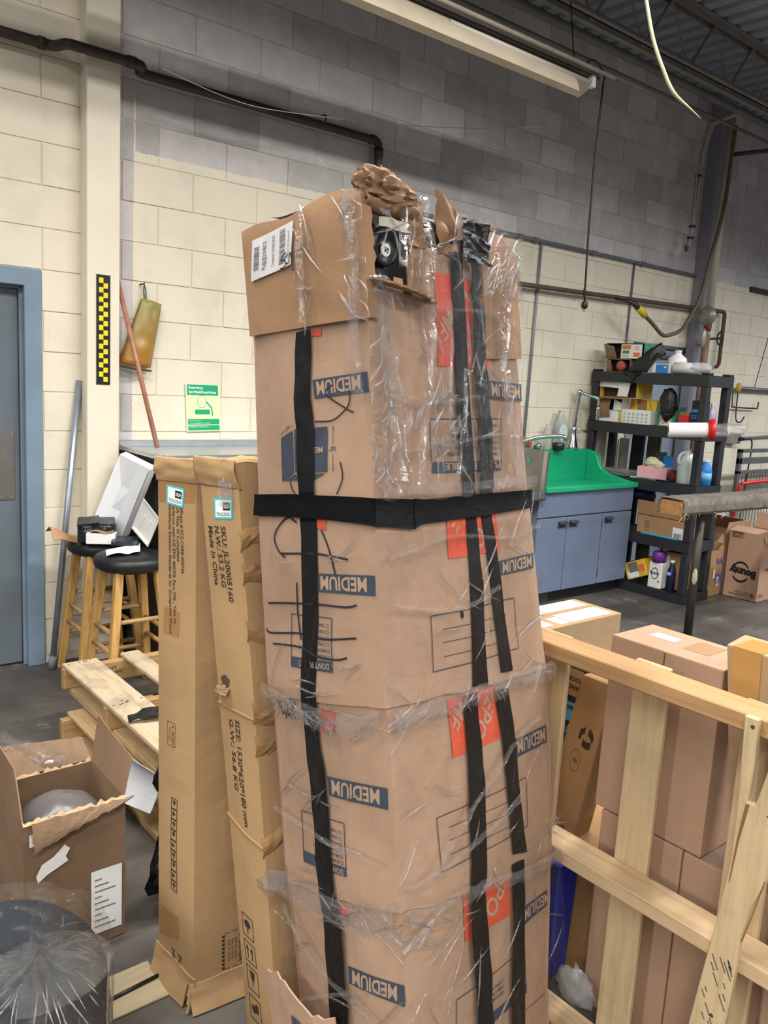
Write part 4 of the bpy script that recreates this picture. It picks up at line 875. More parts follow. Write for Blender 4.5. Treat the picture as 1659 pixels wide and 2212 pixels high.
for i, (v1, v0) in enumerate(((.240, .202), (.192, .156), (.146, .104), (.092, .05))):
    q = [(.17, v1), (.515, v1), (.515, v0), (.17, v0)]; um, vm = .34, (v0 + v1) / 2
    for x_ in (.17, .515): ic.line([(x_, v0), (x_, v1)], .014)
    for v in (v0, v1): ic.poly([(.17, v), (.515, v), (.515, v - .0018), (.17, v - .0018)])
    if i == 0: ic.disc(um, vm + .004, .1, 12, .007); ic.poly([(um - .012, vm), (um + .012, vm), (um + .012, vm - .013), (um - .012, vm - .013)])
    elif i == 1:
        for dx in (-.07, .07): ic.poly([(um + dx - .05, vm + .003), (um + dx + .05, vm + .003), (um + dx, vm + .012)]); ic.poly([(um + dx - .012, vm + .003), (um + dx + .012, vm + .003), (um + dx + .012, vm - .012), (um + dx - .012, vm - .012)])
    elif i == 2: ic.poly([(um - .08, vm + .014), (um + .08, vm + .014), (um + .04, vm - .001), (um + .012, vm - .003), (um + .012, vm - .013), (um - .012, vm - .013), (um - .012, vm - .003), (um - .04, vm - .001)])
    else: ic.disc(um - .05, vm - .004, .05, 10, .006).disc(um + .06, vm + .006, .05, 10, .006).line([(um - .1, vm), (um + .1, vm)], .01)
ic.build('handling_symbols', M_print, b2, tk(L2_, .0012))
# creased folds, torn hole and worn top
MB().grid(lambda u, v: L2_.F(-.04 + 1.08 * u, .958 + .047 * v, .001 + .010 * math.sin(v * 2.4) + .004 * noise.noise(V((u * 2.5, v * 3, 5)))), 24, 16).build('crushed_top', M_fc, b2, smooth=True, solid=.003)
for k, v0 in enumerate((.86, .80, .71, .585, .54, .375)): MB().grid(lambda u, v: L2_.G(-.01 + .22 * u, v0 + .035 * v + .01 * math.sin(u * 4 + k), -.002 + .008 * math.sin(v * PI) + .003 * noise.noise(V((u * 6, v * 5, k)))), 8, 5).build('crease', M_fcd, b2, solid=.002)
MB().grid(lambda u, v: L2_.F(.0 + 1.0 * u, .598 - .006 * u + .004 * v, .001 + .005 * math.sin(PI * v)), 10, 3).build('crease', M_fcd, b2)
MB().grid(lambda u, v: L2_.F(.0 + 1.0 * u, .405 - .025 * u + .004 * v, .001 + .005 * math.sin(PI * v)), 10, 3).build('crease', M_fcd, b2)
Flat().poly([(.14, .645), (.28, .652), (.42, .646), (.37, .635), (.25, .628), (.2, .633)]).build('torn_hole', plain('tear_dark', '4a3a2b', .9), b2, tk(L2_, .002))
MB().grid(lambda u, v: L2_.F(.08 + .34 * u, .622 + .018 * v * (1 - .5 * u), .004 + .012 * (1 - v) + .008 * noise.noise(V((u * 9, v * 6, 3)))), 8, 5).build('torn_paper', M_pkin, b2, solid=.002)
MB().grid(lambda u, v: L2_.F(.55 + .35 * u, .93 + .075 * v, .007 + .006 * noise.noise(V((u * 9, v * 9, 3)))), 8, 10).build('tape_scrap', film('tape_scrap', .08, scale=30, haze=.12), b2, smooth=True)
# ================================================================ LEFT SIDE
# counter with steel top against the wall
M_ctr = plain('black_cabinet', '1a1a1c', .5, var=.15); 
ct = thing('dark_counter', 'black cabinet with a pale steel drainboard top under the eye wash sign', 'counter', (.25, -.3, 0))
MB().box((-.212, -.57, .0), (.9, -.012, 1.165)).build('cabinet_body', M_ctr, ct, bevel=.004)
tp = MB(); tp.box((-.222, -.59, 1.165), (.91, -.008, 1.18)); tp.box((-.222, -.03, 1.18), (.91, -.008, 1.215)); tp.box((-.222, -.59, 1.18), (-.205, -.03, 1.192)); tp.box((-.222, -.59, 1.18), (.91, -.575, 1.192))
tp.build('steel_top', plain('pale_steel', 'c4c8cc', .3, .8, .06, 20), ct, bevel=.002)
# stools
M_stw = wood('stool_wood', 'c39a5c', 'Z'); M_rung = wood('rung_wood', 'b08d62', 'X', .7); M_seat = plain('black_vinyl', '17181a', .45, var=.2, scale=20, bump=.15)
def stool(label, cx, cy):
    s = thing('bar_stool', label, 'stool', (cx, cy, 0), 'black topped wooden stools')
    MB().lathe([(.05, .655), (.150, .655), (.170, .672), (.175, .695), (.168, .715), (.14, .728), (.0, .732)], (cx, cy, 0), 28).build('seat', M_seat, s, smooth=True)
    tops, bots = [], []
    for i, (sx, sy) in enumerate(((-1, -1), (1, -1), (1, 1), (-1, 1))):
        t0, b0 = V((cx + sx * .095, cy + sy * .095, .662)), V((cx + sx * .165, cy + sy * .165, .0)); tops.append(t0); bots.append(b0)
        w = .019
        MB().hexa([b0 + V((a * w, b_ * w, 0)) for a, b_ in ((-1, -1), (1, -1), (1, 1), (-1, 1))] + [t0 + V((a * w, b_ * w, 0)) for a, b_ in ((-1, -1), (1, -1), (1, 1), (-1, 1))]).build('leg', M_stw, s, bevel=.003)
    for i in range(4):
        for z in ((.20, .42) if i % 2 == 0 else (.27, .36)):
            k = z / .662; a = bots[i].lerp(tops[i], k); b_ = bots[(i + 1) % 4].lerp(tops[(i + 1) % 4], k)
            MB().tube([a, b_], .0115, 8).build('rung', M_rung, s, smooth=True)
    return s
stool('wooden stool with black round seat, nearer the blue door', -.40, -.255)
stool('wooden stool with black round seat, half hidden behind the long carton', -.405, -.645)
# things piled on the stools
M_kraft = plain('kraft_paper', 'a9825a', .7, var=.12); M_wcard = plain('white_card', 'eceef2', .55, var=.03)
M_bp = NT('black_printed'); M_bp = M_bp.set(Base_Color=M_bp.ramp(M_bp.noise(26, 3, .6), [(.0, lin('121418')), (.6, lin('1c2026')), (.66, lin('58666f')), (.72, lin('15181c'))]), Roughness=.35)
tag(MB().grid(lambda u, v: V((-.66 + .22 * u, -.30 + .13 * v, .735 + .012 * math.sin(u * 6 + 1) + .035 * (1 - u) ** 2 * math.sin(v * 4) + .05 * (1 - u) * v)), 14, 8).build('torn_mailer', M_kraft, solid=.004), 'torn brown paper mailer sticking out over the left stool', 'envelope')
bb = thing('printed_carton', 'small torn black printed carton on the left stool', 'carton', (-.46, -.32, .75))
RB = R3('Z', -.35) @ R3('X', .10)
MB().box((-.55, -.40, .742), (-.37, -.28, .842), RB).build('body', M_bp, bb, bevel=.003)
MB().box((-.555, -.405, .838), (-.45, -.275, .843), RB @ R3('Y', -.15)).build('lid_flap', M_bp, bb)
Q = [(-.46 + RB @ V((a, -.061, b_))).xyz if False else V((-.46, -.34, .792)) + RB @ V((a, -.061, b_)) for a, b_ in ((-.085, -.045), (.085, -.045), (.085, .045), (-.085, .045))]
Fb = bilin(*Q, .0006)
Flat().ring(.82, .35, .08, .025).disc(.55, .5, .035).text('MIX', (.15, .55), (.12, 0), (0, .1)).text('fresh', (.6, .85), (.3, 0), (0, .08)).line([(.1, .9), (.25, .82), (.35, .9)], .03).build('print_marks', plain('pale_blue_print', '8fb3c4', .5), bb, Fb)
wbx = thing('white_carton', 'small white carton with torn kraft paper, lying on the left stool', 'carton', (-.47, -.40, .74))
RW = R3('Z', -.52)
MB().box((-.53, -.445, .735), (-.39, -.375, .79), RW).build('body', M_paper, wbx, bevel=.003)
MB().grid(lambda u, v: V((-.46, -.41, .794)) + RW @ V((-.05 + .11 * u, -.038 + .05 * v, .006 * math.sin(u * 7) + .004)), 10, 5).build('torn_paper', M_kraft, wbx, solid=.002)
tag(MB().box((-.43, -.55, .737), (-.30, -.42, .765), R3('Z', -.45)).build('dark_packet', M_bp, bevel=.003), 'flat dark printed packet wedged between the two stool seats', 'packet')
slq = bilin((-.544, -.699, .738), (-.385, -.712, .738), (-.30, -.51, .742), (-.505, -.583, .738))
tag(MB().grid(lambda u, v: slq(u, v) + V((0, 0, .010 * abs(math.sin(u * 5)) * (1 - v))), 12, 4).build('paper_slip', M_paper, solid=.002), 'white printed slip lying on the front stool seat', 'paper')
# white leaning carton
lw = thing('white_carton', 'tall flat white carton leaning on the end of the dark counter above the stools', 'carton', (-.27, -.52, .8))
Pw = ((-.372, -.130, .806), (-.287, -.338, .751), (-.2365, -.56, 1.135), (-.2365, -.165, 1.169))
a, b_, c_, d_ = [V(p) for p in Pw]; dn = V((-.04, -.012, -.012))
MB().hexa([a, b_, b_ + dn, a + dn, d_, c_, c_ + dn, d_ + dn]).build('body', M_wcard, lw, bevel=.0015)
Wf = bilin(a, b_, c_, d_, .0)
nw = (b_ - a).cross(d_ - a).normalized(); nw = nw if nw.x < 0 else -nw
MB().grid(lambda u, v: Wf(.70 + .30 * u, .0 + 1.0 * v) + dn + nw * (.010 + .003 * math.sin(v * 3)), 4, 10).build('closing_flap', M_wcard, lw, solid=.002)
wt = thing('white_tray', 'white plastic tray tilted against the white carton, behind the long carton', 'tray', (-.2, -.66, .85))
a, b_, c_, d_ = V((-.31, -.446, .808)), V((-.315, -.664, .752)), V((-.29, -.737, .904)), V((-.29, -.55, .976))
Tf = bilin(a, b_, c_, d_); nt = (b_ - a).cross(d_ - a).normalized(); nt = nt if nt.x < 0 else -nt
MB().grid(lambda u, v: Tf(u, v) + nt * (.012 if (u < .09 or u > .91 or v < .07 or v > .93) else 0), 22, 26).build('tray_shell', M_white, wt, solid=.003)
MB().grid(lambda u, v: Tf(.2 + .12 * u, .3 + .3 * v) + nt * .004, 2, 2).build('moulded_ridge', M_white, wt, solid=.004)
MB().grid(lambda u, v: Tf(.55 + .12 * u, .35 + .3 * v) + nt * .004, 2, 2).build('moulded_ridge', M_white, wt, solid=.004)
# pallets on the left
M_pw = wood('pallet_wood_grey', 'c2b094', 'Y', .74, .7, .45); M_pwx = wood('pallet_wood_end', 'b08f63', 'X', .68); M_py = wood('pallet_wood_yellow', 'c0a57c', 'Y', .7)
def lpallet(label, x0, x1, y0, y1, zt, boards, mats):
    """boards: (xa, xb) of top deck boards running along y; stringers along x"""
    p = thing('wooden_pallet', label, 'pallet', ((x0 + x1) / 2, (y0 + y1) / 2, zt - .14))
    for k, (a, b_) in enumerate(boards):
        MB().box((a, y0 + random.uniform(-.006, .006), zt - .018), (b_, y1 + random.uniform(-.01, .01), zt)).build('deck_board', mats[0], p, bevel=.003)
    for y in (y1 - .045, (y0 + y1) / 2 + .02, y0 + .01):
        MB().box((x0 - .01, y, zt - .112), (x1, y + .038, zt - .0185)).build('stringer', M_pwx, p, bevel=.003)
    for a, b_ in ((x0 + .02, x0 + .12), (x0 + .38, x0 + .48), (x0 + .74, x0 + .84)):
        MB().box((a, y0, zt - .14), (b_, y1, zt - .1125)).build('bottom_board', mats[1], p, bevel=.003)
    return p
up = lpallet('weathered grey pallet lying flat on top of the lower one, before the stools', -.795, .2, -1.98, -.84, .30, ((-.80, -.645), (-.53, -.44), (-.33, -.22), (-.1, 0), (.1, .2)), (M_pw, M_py))
nl = MB(); rg = random.Random(2)
for y in (-.865, -1.395):
    for k in range(8): nl.lathe([(.004, 0), (.004, .001)], (-.79 + .135 * rg.random(), y + rg.uniform(-.02, .02), .3002), 6)
stuff(nl.build('nail_heads', M_iron, up))
Flat().text('HT', (-.60, .245), (.035, 0), (0, .014)).text('US-4821', (-.60, .225), (.06, 0), (0, .012)).build('stamp', M_print, up, lambda u, v: V((u, -.8862, v)))
lpallet('yellowish broken pallet underneath, its near corner showing behind the open carton', -.86, .1, -2.2, -1.02, .143, ((-.835, -.74), (-.55, -.45), (-.25, -.15)), (M_py, M_py))
# black wrap and bags
tag(MB().tube(smoothpath([(-.80, -1.60, .318), (-.72, -1.62, .332), (-.6, -1.65, .334), (-.4, -1.72, .332), (-.1, -1.8, .332)]), [.012] * 3 + [.022] * 14, 10).sag(.006, 30).build('black_wrap', bagplastic('black_film', rough=.15, scale=40), smooth=True), 'rope of shiny black stretch wrap tied over the grey pallet', 'wrap')
M_bag = bagplastic('bin_bag')
tag(MB().blob((-.79, -2.0, .27), (.075, .06, .085), .35, 4, 18, 12, seed=9).build('black_wrap_bundle', M_bag, smooth=True), 'bunch of black plastic bound round the front pallet corner', 'wrap')
tag(MB().blob((-.66, -2.31, .17), (.36, .085, .19), .25, 3.2, 30, 22, flat=.004, seed=2).sag(.012, 14).build('bin_bag', M_bag, smooth=True), 'black bin bag on the floor between open carton and long carton', 'bag')
tag(MB().blob((-1.02, -1.60, .08), (.09, .26, .085), .35, 4, 22, 16, flat=.004, seed=5).sag(.008, 18).build('bin_bag', M_bag, smooth=True), 'flattened black bin bag on the floor behind the open carton', 'bag')
tag(MB().grid(lambda u, v: V((-1.385 + .20 * u, -2.05 + .035 * v + .03 * math.sin(u * 5), .44 + .12 * v * (1 - .8 * u) + .02 * noise.noise(V((u * 6, v * 6, 3))))), 30, 16).sag(.012, 20).build('clear_film_scrap', film('scrap_film', .06, rough=.06, scale=26, haze=.03), smooth=True), 'crumpled scrap of clear plastic film between the open carton flaps', 'film')
tag(MB().grid(lambda u, v: V((-.90 + .05 * math.sin(v * 2.2) - .06 * v + .05 * u, -1.66 - .30 * u, .265 - .19 * v + .05 * u * v + .03 * math.sin(v * PI))), 12, 12).build('white_sheet', M_wcard, solid=.0015), 'curling white sheet of paper hanging at the pallet front', 'paper')
# open carton
oc = thing('open_carton', 'open brown carton with torn flaps holding a plastic wrapped bundle, on the floor at left', 'carton', (-1.245, -2.2, 0))
M_oc = cardboard('open_carton_cardboard', '7d654f', stain=.1); M_oci = cardboard('open_carton_inside', '755b42')
X0, X1, Y0, Y1, H = -1.385, -1.108, -2.335, -2.075, .43
def panel(name, p, mat, par, nu=6, nv=8, th=.004, amp=.004):
    q = bilin(*p); return MB().grid(lambda u, v: q(u, v) + noise.noise_vector(q(u, v) * 7) * amp, nu, nv).build(name, mat, par, solid=th)
for nm, p in (('front_panel', ((X0, Y0, .004), (X1, Y0, .004), (X1 + .0, Y0, H), (X0, Y0, H))), ('back_panel', ((X0, Y1, .004), (X1, Y1, .004), (X1, Y1, H), (X0, Y1, H))), ('left_panel', ((X0, Y0, .004), (X0, Y1, .004), (X0, Y1, H), (X0, Y0, H))), ('right_panel', ((X1, Y0, .004), (X1, Y1, .004), (X1, Y1, H), (X1, Y0, H))), ('bottom_panel', ((X0, Y0, .008), (X1, Y0, .008), (X1, Y1, .008), (X0, Y1, .008)))):
    panel(nm, p, M_oc, oc)
panel('left_flap', ((X0, Y0, H), (X0, Y1, H), (X0 - .005, Y1 + .03, H + .15), (X0 + .005, Y0 + .09, H + .12)), M_oc, oc)
panel('right_flap', ((X1, Y0, H), (X1, Y1, H), (X1 + .03, Y1 + .02, H + .135), (X1 + .035, Y0 + .04, H + .09)), M_oc, oc)
MB().grid(lambda u, v: V((X0 + (X1 - X0) * u, Y1 + .012 + .075 * v, H + .075 * v - .03 * u * v + .012 * noise.noise(V((u * 14, v * 2, 3))) * v)), 16, 5).build('back_flap', M_oc, oc, solid=.004)
MB().grid(lambda u, v: V((X0 + .02 + (X1 - X0) * (u * (1 - .25 * v)), Y0 - .012 - .02 * math.sin(v * 1.6), H + .004 - .075 * v * (1 - u * .9) + .008 * noise.noise(V((u * 12, v * 2, 7))))), 18, 5).build('front_flap', M_oc, oc, solid=.004)
for (y, zz_) in ((Y0 - .002, H), (Y1, H)): MB().grid(lambda u, v, y=y: V((X0 + (X1 - X0) * u, y - .002 + .005 * v, H - .004 + (.010 + .014 * noise.noise(V((u * 18, y * 9, 1)))) * v)), 40, 1).build('torn_edge', plain('torn_board', 'c9aa83', .8, var=.1, scale=30), oc, solid=.002)
tag(MB().blob((-1.245, -2.2, .33), (.118, .108, .085), .12, 3, 24, 16).build('wrapped_bundle', plain('grey_bundle', '5d5a5a', .35, var=.2, scale=10, bump=.3), smooth=True), 'grey bundle in clear plastic inside the open carton', 'bundle')
Flat().rect(X0 + .014, .365, X0 + .056, .400).build('barcode_label', M_paper, oc, lambda u, v: V((u, Y0 - .0075, v)))
Flat().bars((X0 + .022, .374), (.028, 0), (0, .016), 20, 2).text('A10P-7308A', (X0 + .018, .3925), (.035, 0), (0, .004)).build('barcode', M_ink, oc, lambda u, v: V((u, Y0 - .0080, v)))
Flat().poly([(X0 + .03, .275), (X0 + .045, .305), (X0 + .075, .318), (X0 + .105, .345), (X0 + .12, .33), (X0 + .108, .31), (X0 + .115, .295), (X0 + .085, .282), (X0 + .06, .272), (X0 + .035, .255)]).build('torn_label', M_paper, oc, lambda u, v: V((u, Y0 - .0078, v)))
Flat().rect(X1 - .10, .04, X1 - .012, .235).build('shipping_label', M_paper, oc, lambda u, v: V((u, Y0 - .0078, v)))
pl_ = Flat()
for k in range(9): pl_.rect(X1 - .09, .06 + .018 * k, X1 - .03 - .02 * (k % 3), .064 + .018 * k)
pl_.build('label_lines', plain('grey_print', '6d6d74', .6), oc, lambda u, v: V((u, Y0 - .0083, v)))
# dark roll in clear plastic, lower left corner
dr_ = thing('wrapped_roll', 'dark grey rolled mat in a gathered clear plastic bag, bottom left corner', 'bundle', (-1.6, -2.9, 0))
M_mat = plain('dark_felt', '22272d', .85, var=.25, scale=14, bump=.3)
RPV = V((-1.283, -2.665, 0)); RRT = R3('Z', -.38)
def rl(x, y, z): return RPV + RRT @ V((x, y, 0)) + V((0, 0, z))
for cx, r_ in ((-.215, .215), (-.56, .205)):
    MB().tube([rl(cx, -.015 - .012 * k, r_ + .008) for k in range(42)], [r_ * min(1, .86 + .035 * k, .86 + .035 * (41 - k)) for k in range(42)], 28).build('roll', M_mat, dr_, smooth=True)
F_bag = film('clear_bag', .05, rough=.06, scale=13, strength=.55, haze=.01, stretch=(1, .4, 1))
def sq(a, e=.5): return math.copysign(abs(math.cos(a)) ** e, math.cos(a)), math.copysign(abs(math.sin(a)) ** e, math.sin(a))
def bagf(u, v):
    c, s_ = sq(2 * PI * u); p = rl(-.38 + .382 * c, .0 - .56 * v, .226 + .222 * s_ - .012 * (1 + c) * (s_ > 0))
    q_ = (p - V((-1.51, -2.90, .44))); rr_ = math.atan2(q_.y, q_.x); p = p + (p - rl(-.38, p.y * 0 - .28, .22)).normalized() * .010 * (1 - 2 * abs(noise.noise(V((rr_ * 3.2, q_.length * 3, 1)))) + .6 * (1 - 2 * abs(noise.noise(p * 16)))); p.z = max(p.z, .003); return p
MB().grid(bagf, 150, 70).build('clear_bag', F_bag, dr_, smooth=True)
MB().grid(lambda u, v: rl(-.38 + .382 * sq(2 * PI * u)[0] * (1 - v * .97), -.56 - .03 * v, .226 + .222 * sq(2 * PI * u)[1] * (1 - v * .97)), 60, 12).sag(.006, 22).build('bag_end', F_bag, dr_, smooth=True)
def pleat(u, v):
    a = 2 * PI * u; r = .005 + .125 * v ** 1.2; pl = (.5 + .5 * math.sin(a * 9 + 3 * noise.noise(V((math.cos(a) * 2, math.sin(a) * 2, v * 2))))) * .024 * math.sin(PI * min(1, v * 1.1)) ** .8
    return V((-1.51 + r * math.cos(a) * 1.1, -2.90 + r * math.sin(a) * .9, .440 + .050 * math.exp(-v * 6) + pl - .012 * v * v))
MB().grid(pleat, 144, 18).build('gathered_knot', film('knot_film', .08, rough=.06, scale=30, strength=.6, haze=.02), dr_, smooth=True)
wm = MB(); rg = random.Random(31)
for k in range(46):
    a = 2 * PI * rg.random(); r0 = rg.uniform(.05, .12); r1 = r0 + rg.uniform(.04, .12); P3 = []; bend = rg.uniform(-.03, .03)
    for i in range(8):
        r = r0 + (r1 - r0) * i / 7; x, y = -1.51 + r * math.cos(a + bend * i), -2.90 + r * math.sin(a + bend * i)
        lp = RRT.inverted() @ (V((x, y, 0)) - RPV)
        if lp.x > -.01 or lp.y > -.01 or lp.y < -.55: break
        P3.append(V((x, y, .452 - 1.0 * max(0, lp.x + .12) ** 2 * 4 - .004 * i)))
    if len(P3) > 3: wm.tube(P3, [.0015 * (.3 + math.sin(PI * i / (len(P3) - 1))) for i in range(len(P3))], 6, False)
for k in range(26):
    x = -.02 - .5 * rg.random(); z = .06 + .3 * rg.random(); l = rg.uniform(.05, .14); y0 = -.02 - .4 * rg.random()
    wm.tube([rl(.004, y0 - l * i / 5, z + .004 * i * math.sin(k)) for i in range(6)], [.0015 * (.3 + math.sin(PI * i / 5)) for i in range(6)], 6, False)
stuff(wm.build('bag_wrinkles', F_w, dr_, smooth=True))
MB().tube([rl(-.03, -.08, .05), rl(-.006, -.2, .10), rl(-.004, -.32, .2), rl(-.02, -.42, .3)], .006, 6).build('green_binding', plain('green_tape', '1f5a3c', .5), dr_)
# plank and rod on the floor
tag(MB().box((-1.75, -2.635, .0), (-1.102, -2.485, .008)).build('floor_plank', wood('worn_plank', 'a79a80', 'X', .8), bevel=.002), 'thin worn beige board on the floor beside the long carton', 'board')
tag(MB().tube([(-1.25, -2.575, .013), (-1.105, -2.562, .013)], .005, 8).build('black_rod', M_blk, smooth=True), 'thin black rod lying on the beige floor board', 'rod')
# ================================================================ RIGHT BACK: SINKS
M_cab = plain('grey_cabinet_paint', '68748a', .42, var=.05, scale=4); M_grn = plain('green_fibreglass', '18a576', .38, var=.06, scale=4); M_chr = plain('chrome', 'd5d6d8', .16, 1, .03)
cb_ = thing('sink_cabinet', 'grey painted sink cabinet with three doors under the green basin', 'cabinet', (3.28, -.3, 0))
CX0, CX1, CY = 2.70, 3.872, -.57
MB().box((CX0, CY + .022, .10), (CX1, -.012, .868)).build('carcass', M_cab, cb_)
MB().box((CX0 + .02, CY + .075, 0), (CX1 - .02, -.02, .099)).build('toe_kick', M_ctr, cb_)
MB().box((CX0, CY, .682), (CX1, CY + .02, .868)).build('apron_panel', M_cab, cb_, bevel=.003)
M_hnd = plain('dark_handle', '4a4d55', .4, .5)
for x0, x1, hx in ((CX0 + .003, 3.040, 2.985), (3.047, 3.480, 3.115), (3.490, CX1 - .003, 3.56)):
    d = MB().box((x0, CY, .103), (x1, CY + .02, .672)).build('door', M_cab, cb_, bevel=.003)
    hh = MB(); hh.box((hx - .045, CY - .003, .592), (hx + .045, CY - .0005, .645)); hh.prism([(0, .645), (-.03, .632), (-.03, .625), (-.003, .637)], lambda u, v, dd, hx=hx: V((hx - .045 + dd, CY + u, v)), .09)
    hh.build('door_handle', M_hnd, d)
MB().box((3.484, CY - .002, .55), (3.487, CY + .002, .62)).build('hinge', M_steel, cb_)
MB().box((3.484, CY - .002, .16), (3.487, CY + .002, .23)).build('hinge', M_steel, cb_)
# green basin
gs = thing('green_basin', 'bright green moulded sink basin with a high back, set on the grey cabinet', 'sink', (3.3, -.3, .87))
GX0, GX1, GY, GZ = 2.745, 3.885, -.60, .87
m = MB()
m.box((GX0, GY, GZ), (GX1, GY + .06, GZ + .04)); m.box((GX0, GY + .06, GZ), (GX0 + .05, -.10, GZ + .04)); m.box((GX1 - .06, GY + .06, GZ), (GX1, -.10, GZ + .04))
m.build('rim', M_grn, gs, bevel=.008, seg=2)
MB().box((GX0 + .05, GY + .06, GZ - .0), (GX1 - .06, -.10, GZ + .006)).build('basin_floor', M_grn, gs)
MB().prism([(GX0, GZ), (GX1, GZ), (GX1, GZ + .26), (GX0, GZ + .26)], lambda u, v, d: V((u, -.10 + d, v)), .088).build('backsplash', M_grn, gs, bevel=.010, seg=2)
cv = [(-.10, GZ + .26), (-.10, GZ + .04)] + [(-.10 - .34 * (1 - math.cos(a)), GZ + .04 + .0) for a in ()]
side = [(-.10, GZ + .255)] + [(-.10 - .30 * (1 - math.cos(a * PI / 16)), GZ + .255 - .215 * math.sin(a * PI / 16)) for a in range(0, 9)] + [(-.52, GZ + .04), (-.52, GZ + .0), (-.10, GZ)]
side = [(-.10, GZ + .255), (-.16, GZ + .25), (-.20, GZ + .22), (-.225, GZ + .16), (-.26, GZ + .11), (-.33, GZ + .075), (-.56, GZ + .04), (-.56, GZ + .01), (-.10, GZ + .01)]
MB().prism(side, lambda u, v, d: V((GX1 - .055 + d, u, v)), .05).build('side_wing', M_grn, gs, bevel=.005)
MB().lathe([(.045, 0), (.045, .012), (.035, .03)], (2.95, -.052, GZ + .26), 12).build('drain_plug', M_blk, gs)
# faucets
fa = thing('gooseneck_faucet', 'low chrome faucet with two knobs behind the steel splash guard', 'faucet', (2.92, -.10, 1.13))
MB().tube(smoothpath([(3.05, -.055, 1.13), (3.05, -.06, 1.17), (3.07, -.09, 1.21), (3.15, -.16, 1.24), (3.25, -.25, 1.255), (3.285, -.28, 1.25), (3.29, -.285, 1.22)]), .017, 10).build('spout', M_chr, fa, smooth=True)
for x in (2.9, 3.235): MB().lathe([(.02, 0), (.03, .012), (.035, .03), (.028, .05), (.0, .055)], (x, -.055, 1.13), 14).build('tap_knob', M_chr, fa, smooth=True)
sf = thing('spray_faucet', 'tall chrome spray faucet in front of the black shelf post', 'faucet', (3.66, -.06, 1.13))
MB().lathe([(.055, 0), (.05, .02), (.03, .1), (.024, .16), (.024, .2)], (3.68, -.052, 1.13), 14).build('base', M_chr, sf, smooth=True)
MB().tube(smoothpath([(3.68, -.055, 1.3), (3.69, -.058, 1.45), (3.70, -.06, 1.56), (3.71, -.075, 1.60), (3.75, -.11, 1.585), (3.80, -.15, 1.57), (3.825, -.17, 1.55), (3.825, -.175, 1.50)]), [.016] * 12 + [.014] * 17, 10).build('riser', M_chr, sf, smooth=True)
MB().lathe([(.02, 0), (.026, .03), (.02, .05), (0, .055)], (3.70, -.06, 1.575), 12).build('elbow', M_chr, sf, smooth=True)
MB().lathe([(.008, -.06), (.014, -.05), (.016, .04), (.012, .06)], (3.825, -.175, 1.44), 12).build('spray_head', M_chr, sf, smooth=True)
MB().tube([(3.70, -.06, 1.30), (3.79, -.11, 1.28)], .009, 8).build('lever', M_chr, sf, smooth=True)
# bottles on the back ledge
M_clr = NT('clear_plastic'); M_clr = M_clr.set(Base_Color=(.9, .92, .92), Roughness=.12, Transmission_Weight=.85, IOR=1.3)
def bottle(name, label, c, h, r, mat, cap=None, sx=1.0, sy=.6, group=None, neck=.35, lab=None, capmat=None, rot=None):
    b = thing(name, label, 'bottle', c, group)
    MB().lathe([(r * .85, 0), (r, .02 * h), (r, .55 * h), (r * .92, .68 * h), (r * neck, .86 * h), (r * neck, .93 * h)], c, 20, rot, sx, sy).build('body', mat, b, smooth=True)
    if cap: MB().lathe([(r * neck * 1.15, .93 * h), (r * neck * 1.15, h), (0, h)], c, 14, rot, sx if sx == sy else 1, 1 if sx != sy else sy).build('cap', capmat or M_white, b)
    if lab: MB().lathe([(r * 1.012, .18 * h), (r * 1.012, .5 * h)], c, 20, rot, sx, sy).build('label', lab, b, smooth=True)
    return b
sb = bottle('soap_bottle', 'large clear soap bottle with a pale round label on the sink ledge', (3.5, -.055, 1.131), .34, .075, M_clr, neck=.45, sy=.5)
MB().lathe([(.0, -.002), (.052, 0), (.052, .003), (0, .004)], (3.49, -.098, 1.27), 20, R3('X', PI / 2) @ R3('Y', 0), 1, 1.3).build('front_label', plain('pale_blue_label', 'cfdbe0', .5), sb)
bottle('small_bottle', 'slim clear bottle left of the big soap bottle', (3.345, -.055, 1.131), .22, .036, M_clr, neck=.4, sy=1)
tag(MB().lathe([(.035, 0), (.042, .09), (.04, .1), (.03, .1)], (3.27, -.055, 1.131), 16).build('glass_jar', M_clr, smooth=True), 'small clear glass jar beside the low chrome faucet', 'jar')
tag(MB().blob((3.115, -.036, 1.18), (.07, .022, .045), .15, 3).build('red_sponge', plain('sponge_red', 'c8584e', .8, var=.15, scale=40, bump=.4), smooth=True), 'red sponge behind the low chrome faucet', 'sponge')
tag(MB().lathe([(.045, 0), (.05, .02), (.05, .055), (.04, .06), (0, .06)], (3.425, -.115, 1.131), 16).build('dark_cup', plain('dark_cup', '26272b', .3), smooth=True), 'squat dark cup in front of the clear soap bottle', 'cup')
